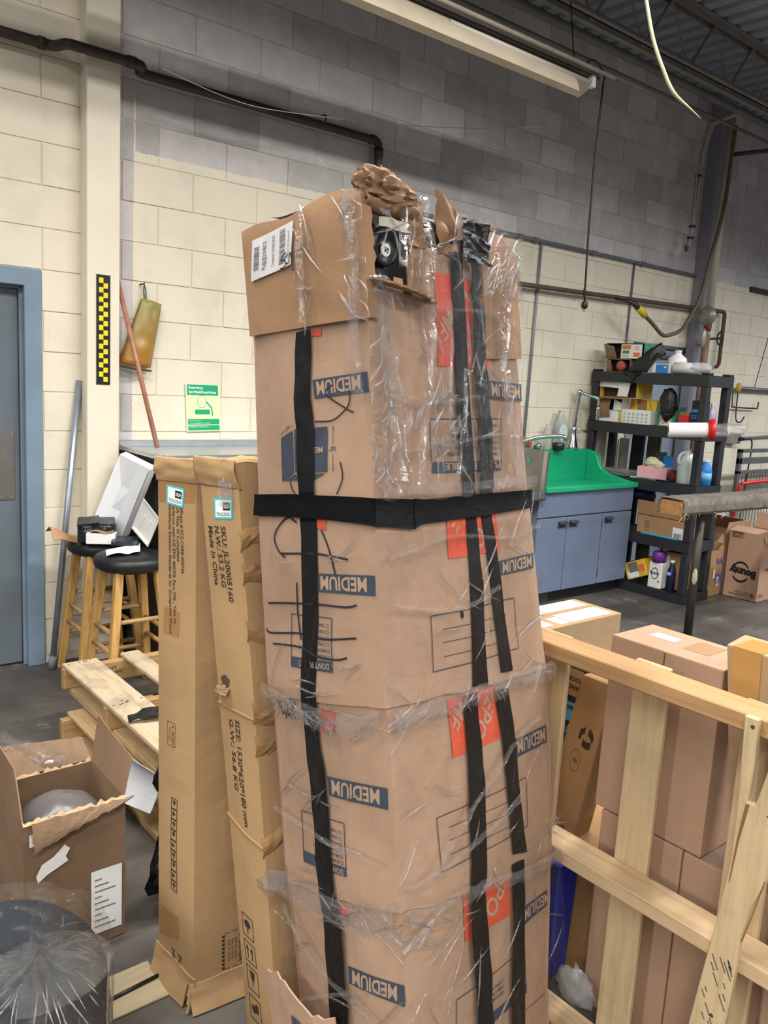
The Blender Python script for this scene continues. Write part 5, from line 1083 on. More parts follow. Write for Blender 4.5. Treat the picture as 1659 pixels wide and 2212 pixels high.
# stainless hand sink left of the green one
hs = thing('steel_hand_sink', 'stainless steel hand sink with tall splash guard, left of the green basin', 'sink', (2.5, -.3, .85))
SX = 2.722
MB().prism([(-.60, 1.176), (-.012, 1.19), (-.012, .82), (-.585, .835)], lambda u, v, d: V((SX + d, u, v)), .012).build('splash_guard', plain('guard_steel', '8d8a84', .38, .85, .08, 10), hs, bevel=.003)
MB().prism([(-.60, 1.176), (-.56, 1.176), (-.545, .83), (-.585, .83)], lambda u, v, d: V((SX - .006 + d, u, v)), .026).build('guard_flange', M_steel, hs, bevel=.003)
MB().tube([(SX, -.60, .832), (SX - .5, -.60, .832)], .014, 8).build('front_lip', M_steel, hs, smooth=True)
MB().grid(lambda u, v: V((SX - .5 * (.12 + .76 * u) if False else SX - .03 - .44 * u, -.58 + .55 * v, .83 - .17 * min(1, 6 * min(u, 1 - u, v, 1 - v)))), 16, 16).build('bowl', plain('bowl_steel', '77757a', .4, .8, .08), hs, solid=.004)
MB().tube([(SX - .25, -.3, .66), (SX - .25, -.3, .5), (SX - .25, -.02, .5)], .022, 10).build('drain_pipe', M_white, hs, smooth=True)
MB().lathe([(.0, 0), (.02, .001), (.02, .003), (0, .004)], (SX - .001, -.42, 1.095), 14, R3('Y', -PI / 2)).build('green_sticker', M_grn, hs)
MB().box((SX - .35, -.30, 1.19), (SX - .27, -.03, 1.22)).build('ledge', M_steel, hs)
MB().tube([(2.62, -.1, 1.30), (2.70, -.16, 1.315)], .014, 8).build('tap_lever', M_blk, hs, smooth=True)
# ================================================================ BLACK SHELF UNIT
M_res = plain('black_resin', '26282d', .5, var=.12, scale=10, bump=.1)
sh = thing('shelf_unit', 'five tier black resin shelf unit standing beside the sink cabinet', 'shelf', (4.08, -.6, 0))
SX0, SX1, SY0, SY1 = 3.892, 4.262, -1.10, -.03; LV = (.075, .50, .94, 1.375, 1.79)
for i, z in enumerate(LV):
    m = MB(); m.box((SX0, SY0, z - .085), (SX0 + .022, SY1, z)); m.box((SX1 - .022, SY0, z - .085), (SX1, SY1, z)); m.box((SX0 + .022, SY0, z - .085), (SX1 - .022, SY0 + .022, z)); m.box((SX0 + .022, SY1 - .022, z - .085), (SX1 - .022, SY1, z)); m.box((SX0 + .022, SY0 + .022, z - .028), (SX1 - .022, SY1 - .022, z - .012))
    m.build('shelf_tray', M_res, sh)
    if i < 4:
        for x in (SX0 + .004, SX1 - .064):
            for y in (SY0 + .004, SY1 - .064): MB().box((x, y, z), (x + .06, y + .06, LV[i + 1] - .0855)).build('post', M_res, sh, bevel=.006)
for x in (SX0 + .004, SX1 - .064):
    for y in (SY0 + .004, SY1 - .064): MB().box((x - .003, y - .003, LV[4] + .0005), (x + .063, y + .063, LV[4] + .018)).build('post_cap', M_res, sh, bevel=.004)
XF = 3.93    # front line of the things on the shelves
def carton(name, label, lo, hi, mat, group=None, tape=None, rot=None, parts=()):
    b = thing(name, label, 'carton' if 'carton' in name else 'box', ((lo[0] + hi[0]) / 2, (lo[1] + hi[1]) / 2, lo[2]), group)
    MB().box(lo, hi, rot).build('body', mat, b, bevel=.003)
    return b
def side_print(par, y0, y1, z0, z1, x, col, name='print_panel', rot=None):
    return Flat().rect(0, 0, 1, 1).build(name, col, par, lambda u, v: V((x, y0 + (y1 - y0) * u, z0 + (z1 - z0) * v)))
def face_text(par, s_, y0, y1, z, h, x, mat, name='lettering', bold=.02): # reads left to right for someone looking along +x
    return Flat().text(s_, (0, 0), (1, 0), (0, 1), bold).build(name, mat, par, lambda u, v: V((x, y0 + (y1 - y0) * u, z + h * v)))
c_or = plain('print_orange', 'e5723a', .5); c_tl = plain('print_teal', '2f8a6d', .5); c_gn = plain('box_green', '39806a', .5, var=.2, scale=20); c_ye = plain('box_yellow', 'd9b33a', .5, var=.12, scale=12); c_br = plain('box_brown', '8d6d4f', .6, var=.15, scale=12); c_gy = plain('box_grey', '6d6a66', .55, var=.2, scale=20); c_rd = M_red; c_bl = plain('print_blue', '1e7fd0', .45); c_pk = plain('pink_box', 'd9a3ad', .5, var=.05); c_pu = plain('purple_cap', '6a2f87', .4, var=.08); c_nv = plain('deep_navy', '171c36', .3)
zt = LV[4] + .0005
def openbox(name, label, lo, hi, mat, inside, face='x'):
    b = thing(name, label, 'box', ((lo[0] + hi[0]) / 2, (lo[1] + hi[1]) / 2, lo[2])); t_ = .004
    m = MB(); m.box((lo[0], lo[1], lo[2]), (hi[0], hi[1], lo[2] + t_)); m.box((lo[0], lo[1], hi[2] - t_), (hi[0], hi[1], hi[2])); m.box((hi[0] - t_, lo[1], lo[2] + t_), (hi[0], hi[1], hi[2] - t_)); m.box((lo[0], lo[1], lo[2] + t_), (hi[0] - t_, lo[1] + t_, hi[2] - t_)); m.box((lo[0], hi[1] - t_, lo[2] + t_), (hi[0] - t_, hi[1], hi[2] - t_))
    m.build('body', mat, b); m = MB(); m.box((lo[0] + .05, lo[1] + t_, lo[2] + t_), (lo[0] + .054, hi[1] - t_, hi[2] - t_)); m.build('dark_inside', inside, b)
    return b
ob = openbox('torn_box', 'torn brown box lying open on the shelf top, under the green glove box', (XF, -.37, zt), (XF + .2, -.14, zt + .105), c_br, M_dark)
MB().blob((XF + .02, -.27, zt + .05), (.03, .045, .045), .1, 2).build('red_roll', plain('dull_red_roll', 'b0574f', .6), ob, smooth=True)
MB().grid(lambda u, v: V((XF - .002 - .03 * v, -.20 + .05 * u, zt + .004 + .09 * v)), 2, 3).build('torn_flap', c_br, ob, solid=.003)
gb = openbox('glove_box', 'green, white and orange box, torn open at one end, on the shelf top', (XF, -.49, zt + .108), (XF + .2, -.12, zt + .235), c_gn, M_dark)
side_print(gb, -.27, -.47, zt + .112, zt + .225, XF - .0008, M_paper)
side_print(gb, -.28, -.36, zt + .185, zt + .22, XF - .0014, c_or); side_print(gb, -.39, -.45, zt + .125, zt + .16, XF - .0014, c_or, 'print_panel'); side_print(gb, -.285, -.35, zt + .15, zt + .175, XF - .0014, c_tl)
face_text(gb, 'HCA', -.285, -.35, zt + .12, .022, XF - .0016, c_or); face_text(gb, 'CI', -.40, -.44, zt + .18, .03, XF - .0016, c_or)
MB().grid(lambda u, v: V((XF - .05 * v, -.13 - .10 * u, zt + .115 + .11 * v - .02 * v * u)), 3, 4).build('torn_flap', c_br, gb, solid=.003)
tag(MB().grid(lambda u, v: V((XF - .03 - .02 * math.sin(v * 3) + .10 * v * v, -.37 - .19 * u * (1 - .55 * v) - .20 * v, zt + .003 + .235 * v - .06 * u * v + .02 * math.sin(u * 5) * v + .02 * noise.noise(V((u * 4, v * 6, 1))))), 14, 18).build('black_film_bag', M_bag, smooth=True, solid=.003), 'black plastic bag draped between the torn boxes and white jug on the shelf top', 'bag')
tag(MB().grid(lambda u, v: V((XF - .047 - .006 * math.sin(v * 9), -.36 - .16 * u + .05 * v * u, zt - .002 - .085 * v * math.sin(.3 + 2.6 * u))), 10, 6).build('black_film_tail', M_bag, smooth=True, solid=.002), 'loose end of black plastic hanging over the top shelf edge', 'film')
wj = bottle('white_jug', 'white plastic jug with sloped shoulders on the shelf top', (XF + .155, -.70, zt), .19, .075, M_white, True, sy=1, neck=.33)
bp_ = thing('blue_pack', 'small blue and white pack at the front of the shelf top', 'packet', (XF + .03, -.66, zt))
MB().box((XF - .01, -.735, zt), (XF + .06, -.58, zt + .075), R3('Z', .1)).build('body', M_paper, bp_, bevel=.006)
side_print(bp_, -.625, -.735, zt + .004, zt + .070, XF - .019, c_bl); Flat().disc(.75, .7, .12).build('yellow_dot', M_yel, bp_, lambda u, v: V((XF - .0196, -.625 - .11 * u, zt + .07 * v)))
wr_ = thing('bag_roll', 'roll of clear white plastic bags lying on the shelf top', 'roll', (XF + .05, -.87, zt))
MB().tube([(XF + .03, -.755, zt + .047), (XF + .06, -.86, zt + .047), (XF + .09, -.94, zt + .044)], [.045, .046, .043], 20).build('roll', plain('white_film_roll', 'd9d8d6', .35, var=.08), wr_, smooth=True)
MB().tube(smoothpath([V((XF + .028, -.753, zt + .047)) + V((0, .0, 0)) + V((math.cos(a) * .003, .0 , 0)) + V((0, math.cos(a) * (.006 + .0016 * a), math.sin(a) * (.006 + .0016 * a))) for a in [k * .7 for k in range(24)]], 2), .0012, 4).build('spiral_edge', c_gy, wr_)
MB().blob((XF + .08, -.94, zt + .05), (.05, .10, .045), .4, 4, 18, 12, flat=zt + .001).build('loose_bag', film('white_bag', .10, haze=.45, rough=.15), wr_, smooth=True)
# second shelf
z2 = LV[3] + .0005
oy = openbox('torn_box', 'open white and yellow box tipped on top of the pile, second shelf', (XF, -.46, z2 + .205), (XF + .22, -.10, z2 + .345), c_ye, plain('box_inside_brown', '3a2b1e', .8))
MB().grid(lambda u, v: V((XF - .004, -.09 - .28 * u, z2 + .29 + .05 * v - .012 * u)), 3, 2).build('white_flap', M_paper, oy, solid=.003)
MB().grid(lambda u, v: V((XF - .010, -.28 - .10 * u - .02 * v, z2 + .215 + .115 * v)), 2, 2).build('white_flap', M_paper, oy, solid=.003)
MB().grid(lambda u, v: V((XF - .002 - .06 * v, -.09 - .32 * u, z2 + .207 - .012 * v)), 3, 2).build('brown_flap', c_br, oy, solid=.003)
oy2 = openbox('torn_box', 'crumpled white box with a brown flap, middle of the pile on the second shelf', (XF, -.33, z2 + .095), (XF + .105, -.10, z2 + .20), M_paper, M_dark)
MB().grid(lambda u, v: V((XF - .02 * math.sin(v * 3) - .01, -.13 - .10 * u, z2 + .03 + .155 * v + .01 * u)), 3, 6).build('torn_flap', c_br, oy2, solid=.003)
MB().grid(lambda u, v: V((XF - .012 * u, -.25 - .08 * u, z2 + .10 + .09 * v * (1 - .3 * u))), 3, 3).build('white_flap', M_paper, oy2, solid=.003)
oy3 = carton('white_box', 'white box with a yellow end at the bottom of the pile, second shelf', (XF, -.335, z2), (XF + .22, -.10, z2 + .092), M_wcard); side_print(oy3, -.305, -.335, z2 + .002, z2 + .09, XF - .0008, c_ye)
cl = carton('white_box', 'white box printed with a grid of grey pictures on the second shelf', (XF - .01, -.615, z2), (XF + .1, -.345, z2 + .115), M_paper)
gp_ = Flat()
for i in range(6):
    for k in range(3): gp_.rect(.06 + i * .155, .12 + k * .25, .06 + i * .155 + .08, .12 + k * .25 + .15)
gp_.rect(.04, .90, .15, .95).build('small_pictures', plain('pale_grey_print', 'b6bac2', .6), cl, lambda u, v: V((XF - .0108, -.345 - .27 * u, z2 + .115 * v)))
for k, (y0, y1, mt, lb) in enumerate(((-.335, -.405, c_ye, 'yellow box with orange swirls standing behind the white printed box'), (-.41, -.485, c_br, 'tan box standing third from the left behind the white printed box'), (-.49, -.585, c_ye, 'plain yellow box with a dark slash behind the white printed box'), (-.59, -.66, c_gy, 'grey printed box left of the black bag on the second shelf'))):
    bx_ = carton('standing_box', lb, (XF + .11, y1, z2), (XF + .26, y0, z2 + .200 - .01 * (k == 3)), mt, 'boxes standing in a row on the second shelf')
    if k == 0: side_print(bx_, y0 - .01, y0 - .035, z2 + .13, z2 + .2, XF + .1093, c_or)
    if k == 2: Flat().line([(.3, .95), (.6, .55)], .04).build('dark_slash', M_ink, bx_, lambda u, v: V((XF + .1093, y0 + (y1 - y0) * u, z2 + .200 * v)))
    if k == 1: face_text(bx_, 'Paper', y0 - .015, y1 + .015, z2 + .17, .03, XF + .1092, M_red)
gx = carton('green_box', 'green and white box with orange lettering under the black bag', (XF, -.82, z2), (XF + .18, -.67, z2 + .16), c_gn)
side_print(gx, -.70, -.80, z2 + .01, z2 + .10, XF - .0008, M_paper); face_text(gx, 'HCA', -.705, -.745, z2 + .02, .05, XF - .0014, c_or); face_text(gx, 'HCA', -.755, -.80, z2 + .02, .05, XF - .0014, c_or); side_print(gx, -.70, -.74, z2 + .11, z2 + .15, XF - .0014, c_or)
tag(MB().blob((XF - .005, -.765, z2 + .175), (.055, .07, .13), .22, 3.4, 20, 16, seed=4).sag(.008, 20).build('black_film_bag', M_bag, smooth=True), 'small black plastic bag bulging over the green box on the second shelf', 'bag')
rb_ = carton('red_box', 'small red and brown box right of the black bag on the second shelf', (XF + .02, -.935, z2), (XF + .14, -.845, z2 + .10), M_red); MB().box((XF + .03, -.93, z2 + .10), (XF + .13, -.85, z2 + .125)).build('brown_lid', c_br, rb_)
dk = carton('dark_box', 'dark box with blue lettering near the right post on the second shelf', (XF + .03, -1.03, z2), (XF + .15, -.945, z2 + .22), M_ink); face_text(dk, 'GEL', -.95, -1.02, z2 + .08, .03, XF + .0292, c_bl); side_print(dk, -.955, -1.02, z2 + .13, z2 + .155, XF + .0292, c_bl)
bottle('small_bottle', 'pale lilac bottle between the posts at the end of the second shelf', (4.17, -1.0, z2), .20, .035, plain('lilac_bottle', 'b9a9c4', .35), True, sy=1)
bottle('small_bottle', 'dark slim bottle beside the lilac bottle on the second shelf', (4.14, -.9, z2), .24, .03, M_ink, True, sy=1)
# paper towel roll in a red holder on the shelf corner
tr = thing('paper_towel_roll', 'paper towel roll in a red holder sticking out from the shelf corner', 'roll', (3.86, -1.0, 1.37))
A_ = V((3.5453, -1.0240, 1.3719)); Bv = V((3.7383, -1.2797, 1.3941)); ax_ = (Bv - A_).normalized()
MB().tube([A_, Bv], .054, 28).build('towel_roll', plain('towel_white', 'ecebe7', .85, var=.02), tr, smooth=False)
MB().tube([A_ - ax_ * .002, A_ + ax_ * .01], .022, 18).build('cardboard_core', plain('core_brown', '6b5140', .8), tr)
MB().tube([A_ - ax_ * .003, A_ + ax_ * .002], .014, 14).build('core_hole', M_dark, tr)
MB().tube([Bv - ax_ * .05, Bv - ax_ * .02, Bv + ax_ * .0], [.066, .08, .08], 28).build('red_holder', M_red, tr, smooth=True)
MB().tube([Bv - ax_ * .03 + V((0, .05, .02)), V((3.93, -1.09, 1.40)), V((3.93, -1.07, 1.41))], .010, 8).build('bracket', M_red, tr)
MB().tube([Bv + ax_ * .002, Bv + ax_ * .10, Bv + ax_ * .20], [.045, .05, .04], 18).build('film_tail', film('towel_film', .10, haze=.10), tr, smooth=True)
# third shelf
z3 = LV[2] + .0005
gbx = thing('glove_box', 'pink box with cream gloves spilling out on the middle shelf', 'box', (XF, -.68, z3))
MB().box((XF - .035, -.80, z3 + .012), (XF + .10, -.56, z3 + .105), R3('Z', .25)).build('body', c_pk, gbx, bevel=.003)
MB().blob((XF + .02, -.67, z3 + .135), (.045, .07, .045), .5, 5, 18, 14, seed=8).build('glove', plain('cream_glove', 'd8d4b4', .6), gbx, smooth=True)
MB().blob((XF + .0, -.735, z3 + .125), (.03, .05, .03), .5, 5, 14, 10, seed=5).build('glove', plain('cream_glove', 'd8d4b4', .6), gbx, smooth=True)
tag(MB().box((XF - .03, -.72, z3), (XF + .08, -.50, z3 + .011), R3('Z', .15)).build('mint_pad', plain('mint_pad', '8fd0bd', .6), bevel=.003), 'flat mint green pad under the pink glove box', 'pad')
tag(MB().box((XF + .21, -.67, z3), (XF + .23, -.57, z3 + .215), R3('X', -.12)).build('phone_case_card', plain('dark_card', '4a4c55', .5), bevel=.003), 'dark upright card standing behind the pink glove box', 'card')
tag(MB().box((XF + .16, -.735, z3), (XF + .20, -.665, z3 + .19), R3('X', .05)).build('blue_pack', c_bl, bevel=.003), 'small blue packet standing behind the cream gloves', 'packet')
tag(MB().blob((XF + .05, -.84, z3 + .05), (.05, .04, .05), .35, 4, 16, 12, flat=z3, seed=3).build('red_cloth', plain('maroon_cloth', '6d2a28', .85, var=.3, scale=30), smooth=True), 'crumpled dark red cloth beside the white gallon jug', 'cloth')
jg = thing('gallon_jug', 'translucent white gallon jug with a handle on the middle shelf', 'jug', (XF + .06, -.965, z3))
M_hdpe = plain('milky_plastic', 'cfdad6', .35, var=.04)
MB().lathe([(.055, 0), (.072, .01), (.074, .15), (.066, .18), (.045, .235), (.022, .258), (.022, .275), (.0, .276)], (XF + .06, -.945, z3), 20, None, 1, .95).build('body', M_hdpe, jg, smooth=True)
MB().tube(smoothpath([(XF + .03, -.945, z3 + .25), (XF - .005, -.925, z3 + .235), (XF - .02, -.915, z3 + .19), (XF - .008, -.92, z3 + .155)]), .013, 8).build('handle', M_hdpe, jg, smooth=True)
bb_ = bottle('spray_bottle', 'bright blue cleaner bottle between the posts on the middle shelf', (4.10, -1.035, z3), .20, .058, c_bl, True, sy=1, neck=.5, lab=plain('light_blue_label', '6fb6e8', .5))
face_text(bb_, 'Clean', -.995, -1.07, z3 + .10, .02, 4.04, M_paper)
bottle('pink_jug', 'pale pink jug behind the blue cleaner bottle', (4.13, -.90, z3), .25, .05, plain('pale_pink', 'd9ab9c', .4), True, sy=1, neck=.5, capmat=M_red)
ld = thing('plastic_lids', 'stack of clear plastic lids on the end of the green basin', 'lids', (3.99, -.32, z3))
for k in range(4): MB().lathe([(.10, .012 * k), (.105, .012 * k + .003), (.10, .012 * k + .010), (.085, .012 * k + .0105), (0, .012 * k + .0105)], (4.0, -.33, z3), 24, None, 1, 1.55).build('lid', M_clr, ld, smooth=True)
# fourth shelf
z4 = LV[1] + .0005
M_bc = cardboard('back_cardboard', 'a9845f'); 
oc2 = openbox('open_shelf_carton', 'brown carton on the fourth shelf with a barcode label and raised flap', (XF - .012, -1.03, z4), (XF + .25, -.60, z4 + .155), M_bc, M_bc)
MB().box((XF - .012, -1.03, z4), (XF - .008, -.60, z4 + .155)).build('front_panel', M_bc, oc2)
MB().grid(lambda u, v: V((XF - .012 - .02 * v, -.60 - .43 * u, z4 + .156 + .115 * v)), 4, 3).build('raised_flap', M_bc, oc2, solid=.004)
side_print(oc2, -.93, -1.02, z4 + .005, z4 + .095, XF - .0128, M_paper, 'barcode_label'); Flat().bars((0, 0), (1, 0), (0, 1), 20, 3).build('barcode', M_ink, oc2, lambda u, v: V((XF - .0134, -.94 - .07 * u, z4 + .01 + .04 * v)))
bxm = Flat().frame([(0, 0), (1, 0), (1, 1), (0, 1)], .06, 1)
for k in (.28, .52, .76): bxm.rect(.1, k - .03, .9, k + .03)
bxm.build('stamp_print', M_print, oc2, lambda u, v: V((XF - .0128, -.675 - .04 * u, z4 + .03 + .07 * v)))
tag(MB().box((XF - .03, -.98, z4 + .0), (XF - .014, -.66, z4 + .012)).build('blue_white_strip', plain('cyan_strip', '45a6c8', .5)), 'thin pale blue strip lying on the front edge of the fourth shelf', 'strip')
tag(MB().blob((4.12, -.45, z4 + .29), (.12, .16, .06), .3, 4, 16, 10).build('blue_tarp', plain('dark_blue_tarp', '1c2f6b', .5), smooth=True), 'dark blue bag stuffed under the middle shelf, over the carton', 'bag')
# bottom shelf
z5 = LV[0] + .0005
RT = R3('X', -.42)
yb = thing('yellow_box', 'tilted yellow and black box with a lens picture on the bottom shelf', 'box', (XF, -.62, z5))
MB().box((XF - .02, -.735, z5 + .045), (XF + .13, -.54, z5 + .185), RT).build('body', c_ye, yb, bevel=.003)
cY = V((XF - .02, -.6375, z5 + .115)); 
Flat().rect(-.08, -.065, .02, .0).build('white_band', M_paper, yb, lambda u, v: V((XF - .0208, 0, 0)) + V((0, cY.y, cY.z)) + RT @ V((0, -u, v))); Flat().rect(-.06, -.02, .03, .06).disc(0, 0, .0001).build('lens_picture', c_gy, yb, lambda u, v: V((XF - .0212, 0, 0)) + V((0, cY.y, cY.z)) + RT @ V((0, -u, v))); Flat().rect(.035, -.03, .09, .03).build('orange_patch', c_or, yb, lambda u, v: V((XF - .0214, 0, 0)) + V((0, cY.y, cY.z)) + RT @ V((0, -u, v)))
MB().box((XF - .02, -.735, z5 + .186), (XF + .13, -.54, z5 + .19), RT, (XF + .055, -.6375, z5 + .115)).build('black_lid', M_ink, yb)
wk = thing('weedkiller_jug', 'white weedkiller jug with a purple cap on the bottom shelf', 'bottle', (XF + .01, -.825, z5))
MB().box((XF - .03, -.885, z5), (XF + .05, -.765, z5 + .215)).build('body', M_white, wk, bevel=.014, seg=3)
MB().lathe([(.055, 0), (.052, .07), (.044, .085), (0, .086)], (XF + .01, -.825, z5 + .216), 16).build('purple_cap', c_pu, wk, smooth=True)
Flat().ring(.5, .62, .30, .05, 20).build('round_mark', M_ink, wk, lambda u, v: V((XF - .0308, -.775 - .10 * u, z5 + .03 + .15 * v)))
face_text(wk, 'Roundup', -.785, -.865, z5 + .115, .028, XF - .0312, M_ink, 'product_lettering', .03)
Flat().poly([(0, .5), (.5, 0), (1, .5), (.5, 1)]).build('red_diamond', M_red, wk, lambda u, v: V((XF - .0308, -.855 - .02 * u, z5 + .05 + .025 * v)))
db = bottle('oil_bottle', 'dark navy bottle with a white cap on the bottom shelf', (XF - .0, -.955, z5), .255, .036, c_nv, True, sy=1, neck=.42); side_print(db, -.935, -.975, z5 + .135, z5 + .165, XF - .0375, c_bl); face_text(db, 'NDP', -.937, -.973, z5 + .14, .02, XF - .0380, M_paper)
cx_ = carton('brown_carton', 'brown and white carton behind the navy bottle on the bottom shelf', (XF + .07, -1.01, z5), (XF + .2, -.83, z5 + .30), M_bc)
side_print(cx_, -.85, -.885, z5 + .14, z5 + .27, XF + .0692, M_paper)
# boards leaning behind the shelf
tag(MB().box((4.30, -.32, .0), (4.33, -.20, 1.32), R3('Y', .03)).build('dark_board', plain('dark_board', '1d1f26', .6), bevel=.003), 'dark narrow board standing behind the shelf unit', 'board')
tag(MB().box((4.36, -.46, .0), (4.375, -.33, 1.34)).build('weathered_board', wood('weathered_board', '6e665c', 'Z')), 'weathered grey board standing behind the shelf unit', 'board')
tag(MB().box((4.40, -.12, .0), (4.43, -.02, 1.22)).build('pale_board', plain('pale_board', 'a8a6a6', .6, var=.15)), 'pale dirty board against the wall left of the grey door', 'board')
# ================================================================ BACK RIGHT CORNER
# paper towel cartons on the floor
M_bty = cardboard('towel_carton_card', 'b08d74', stain=.08)
bt = thing('towel_carton', 'large open carton printed Bounty on the floor at the far right', 'carton', (4.75, -1.22, 0))
def obox(par, x0, x1, y0, y1, h, mat, rot=0, th=.005):
    c = V(((x0 + x1) / 2, (y0 + y1) / 2, 0)); R_ = R3('Z', rot); g = lambda x, y, z: c + R_ @ (V((x, y, 0)) - c) + V((0, 0, z))
    for nm, (ax0, ay0, ax1, ay1) in (('near_panel', (x0, y0, x0, y1)), ('front_panel', (x0, y0, x1, y0)), ('far_panel', (x1, y0, x1, y1)), ('rear_panel', (x0, y1, x1, y1))):
        MB().grid(lambda u, v: g(ax0 + (ax1 - ax0) * u, ay0 + (ay1 - ay0) * u, .004 + (h - .004) * v) + noise.noise_vector(V((u * 2, v * 2, ax0))) * .004, 5, 5).build(nm, mat, par, solid=th)
    MB().grid(lambda u, v: g(x0 + (x1 - x0) * u, y0 + (y1 - y0) * v, .006), 1, 1).build('bottom', mat, par, solid=.004)
    return g
g = obox(bt, 4.552, 4.95, -1.36, -1.075, .555, M_bty)
MB().grid(lambda u, v: V((4.553 + .12 * v, -1.36 + .29 * u, .556 + .03 * v)), 3, 3).build('top_flap', M_bty, bt, solid=.004)
MB().grid(lambda u, v: V((4.553 + .397 * u, -1.361 - .02 * v, .556 - .06 * v + .04 * u * v)), 3, 3).build('top_flap', M_bty, bt, solid=.004)
MB().grid(lambda u, v: V((4.948 + .06 * v, -1.36 + .29 * u, .556 + .12 * v)), 3, 3).build('top_flap', M_bty, bt, solid=.004)
NF = lambda u, v: V((4.5455, -1.075 - .28 * u, .004 + .55 * v))     # u from left to right as seen
Flat().text('Bounty', (.93, .44), (-.80, .03), (-.004, -.11), .06).build('brand_lettering', M_ink, bt, NF)
Flat().line([(.47 + .24 * math.cos(a), .42 + .13 * math.sin(a)) for a in [PI * (.15 + .7 * k / 10) for k in range(11)]], .03).build('oval_arc', M_ink, bt, NF)
rg_ = Flat().line([(.47 + .24 * math.cos(a), .38 + .12 * math.sin(a)) for a in [PI * (1.15 + .7 * k / 10) for k in range(11)]], .03)
rg_.build('oval_arc', M_ink, bt, NF)
Flat().text('16', (.94, .105), (-.10, 0), (0, -.06), .04).text('HUGE ROLLS PAPER TOWELS', (.80, .075), (-.62, 0), (0, -.028)).text('SELECT-A-SIZE', (.80, .115), (-.42, 0), (0, -.028)).frame([(.08, .92), (.42, .92), (.42, .99), (.08, .99)], .008, 1).text('55528', (.39, .985), (-.28, 0), (0, -.05)).build('small_print', M_print, bt, NF)
SF = lambda u, v: V((4.555 + .39 * u, -1.367, .004 + .55 * v))
Flat().text('55528', (.22, .115), (-.16, 0), (0, -.05)).text('Select-A-Size', (.9, .5), (-.7, 0), (0, -.06)).build('side_print', M_print, bt, SF)
sp = thing('towel_carton', 'open brown carton with purple print and a barcode label beside the shelf', 'carton', (4.4, -.95, 0))
M_spk = cardboard('purple_carton_card', 'a5825c')
obox(sp, 4.285, 4.535, -1.05, -.84, .40, M_spk)
SF2 = lambda u, v: V((4.285 + .25 * u, -1.0575, .004 + .39 * v))
MB().grid(lambda u, v: V((4.283 - .012 * v, -1.05 + .21 * u, .40 + .10 * v)), 3, 3).build('top_flap', M_spk, sp, solid=.004)
MB().grid(lambda u, v: V((4.285 + .15 * u, -1.051 - .035 * v, .40 + .09 * v * (1 - .4 * u))), 3, 3).build('top_flap', M_spk, sp, solid=.004)
MB().grid(lambda u, v: V((4.39 + .145 * u, -1.045 + .02 * v, .40 + .12 * v * u)), 3, 3).build('top_flap', M_spk, sp, solid=.004)
Flat().text('Sparkle', (.58, .70), (.42, 0), (0, .13), .04).rect(.60, .28, .98, .46).build('purple_print', plain('violet_print', '5b5793', .5), sp, SF2)
Flat().rect(.66, .20, .80, .40).build('barcode_label', M_paper, sp, lambda u, v: SF2(u, v) + V((0, -.0008, 0))); Flat().bars((.68, .23), (.0, .14), (.10, 0), 20, 4).build('barcode', M_ink, sp, lambda u, v: SF2(u, v) + V((0, -.0014, 0)))
Flat().rect(.42, .38, .53, .58).build('white_label', M_paper, sp, SF2); Flat().rect(.0, .60, .16, .80).build('red_label', M_red, sp, SF2)
oc3 = thing('plain_carton', 'plain open carton with raised flaps behind the purple printed one', 'carton', (4.6, -.75, 0))
obox(oc3, 4.56, 4.95, -1.03, -.6, .50, M_bty)
MB().grid(lambda u, v: V((4.56 + .39 * u, -1.032 - .02 * v, .50 + .11 * v)), 3, 3).build('top_flap', M_bty, oc3, solid=.004)
MB().grid(lambda u, v: V((4.95 - .12 * v, -1.03 + .43 * u, .50 + .12 * v)), 3, 3).build('top_flap', M_bty, oc3, solid=.004)
# carpeted rail
cr = thing('carpeted_rail', 'grey carpet covered wooden rail on a dark pipe leg, right edge', 'rail', (3.4, -1.6, 0))
RY0, RY1, RZ0, RZ1, RXa, RXb = -1.68, -1.52, .872, .985, 2.75, 5.2
def rlp(x, y, z): return V((x, y - .06 * (x - RXa), z))
t = NT('carpet'); h_ = t.noise(260, 3, .7); t.bump(h_, .9, .012)
M_carp = t.set(Base_Color=t.ramp(t.math('ADD', t.math('MULTIPLY', h_, .6), t.math('MULTIPLY', t.noise(18, 5), .45)), [(.35, lin('5a534b')), (.55, lin('8b8379')), (.75, lin('a8a096'))]), Roughness=.95, Specular_IOR_Level=.1)
MB().hexa([rlp(RXa, RY0, RZ0 + .012), rlp(RXb, RY0, RZ0 + .012), rlp(RXb, RY1, RZ0 + .012), rlp(RXa, RY1, RZ0 + .012), rlp(RXa, RY0, RZ1 - .012), rlp(RXb, RY0, RZ1 - .012), rlp(RXb, RY1, RZ1 - .012), rlp(RXa, RY1, RZ1 - .012)]).build('wood_core', wood('rail_wood', 'a77f4e', 'X'), cr)
sec = [(RY0 - .012, RZ0 + .02), (RY0 - .016, RZ1 - .03), (RY0 + .0, RZ1 + .002), (RY1 - .01, RZ1 + .006), (RY1 + .012, RZ1 - .02), (RY1 + .012, RZ0 + .01)]
MB().grid(lambda u, v: rlp(RXa - .006 + (RXb - RXa) * v + .012 * noise.noise(V((u * 9, 1, 1))) * (1 - min(1, v * 40)), *[sec[min(int(u * 5), 4)][k] + (sec[min(int(u * 5), 4) + 1][k] - sec[min(int(u * 5), 4)][k]) * (u * 5 - min(int(u * 5), 4)) for k in (0, 1)]), 20, 60).sag(.003, 40).build('carpet_cover', M_carp, cr, smooth=True, solid=.008)
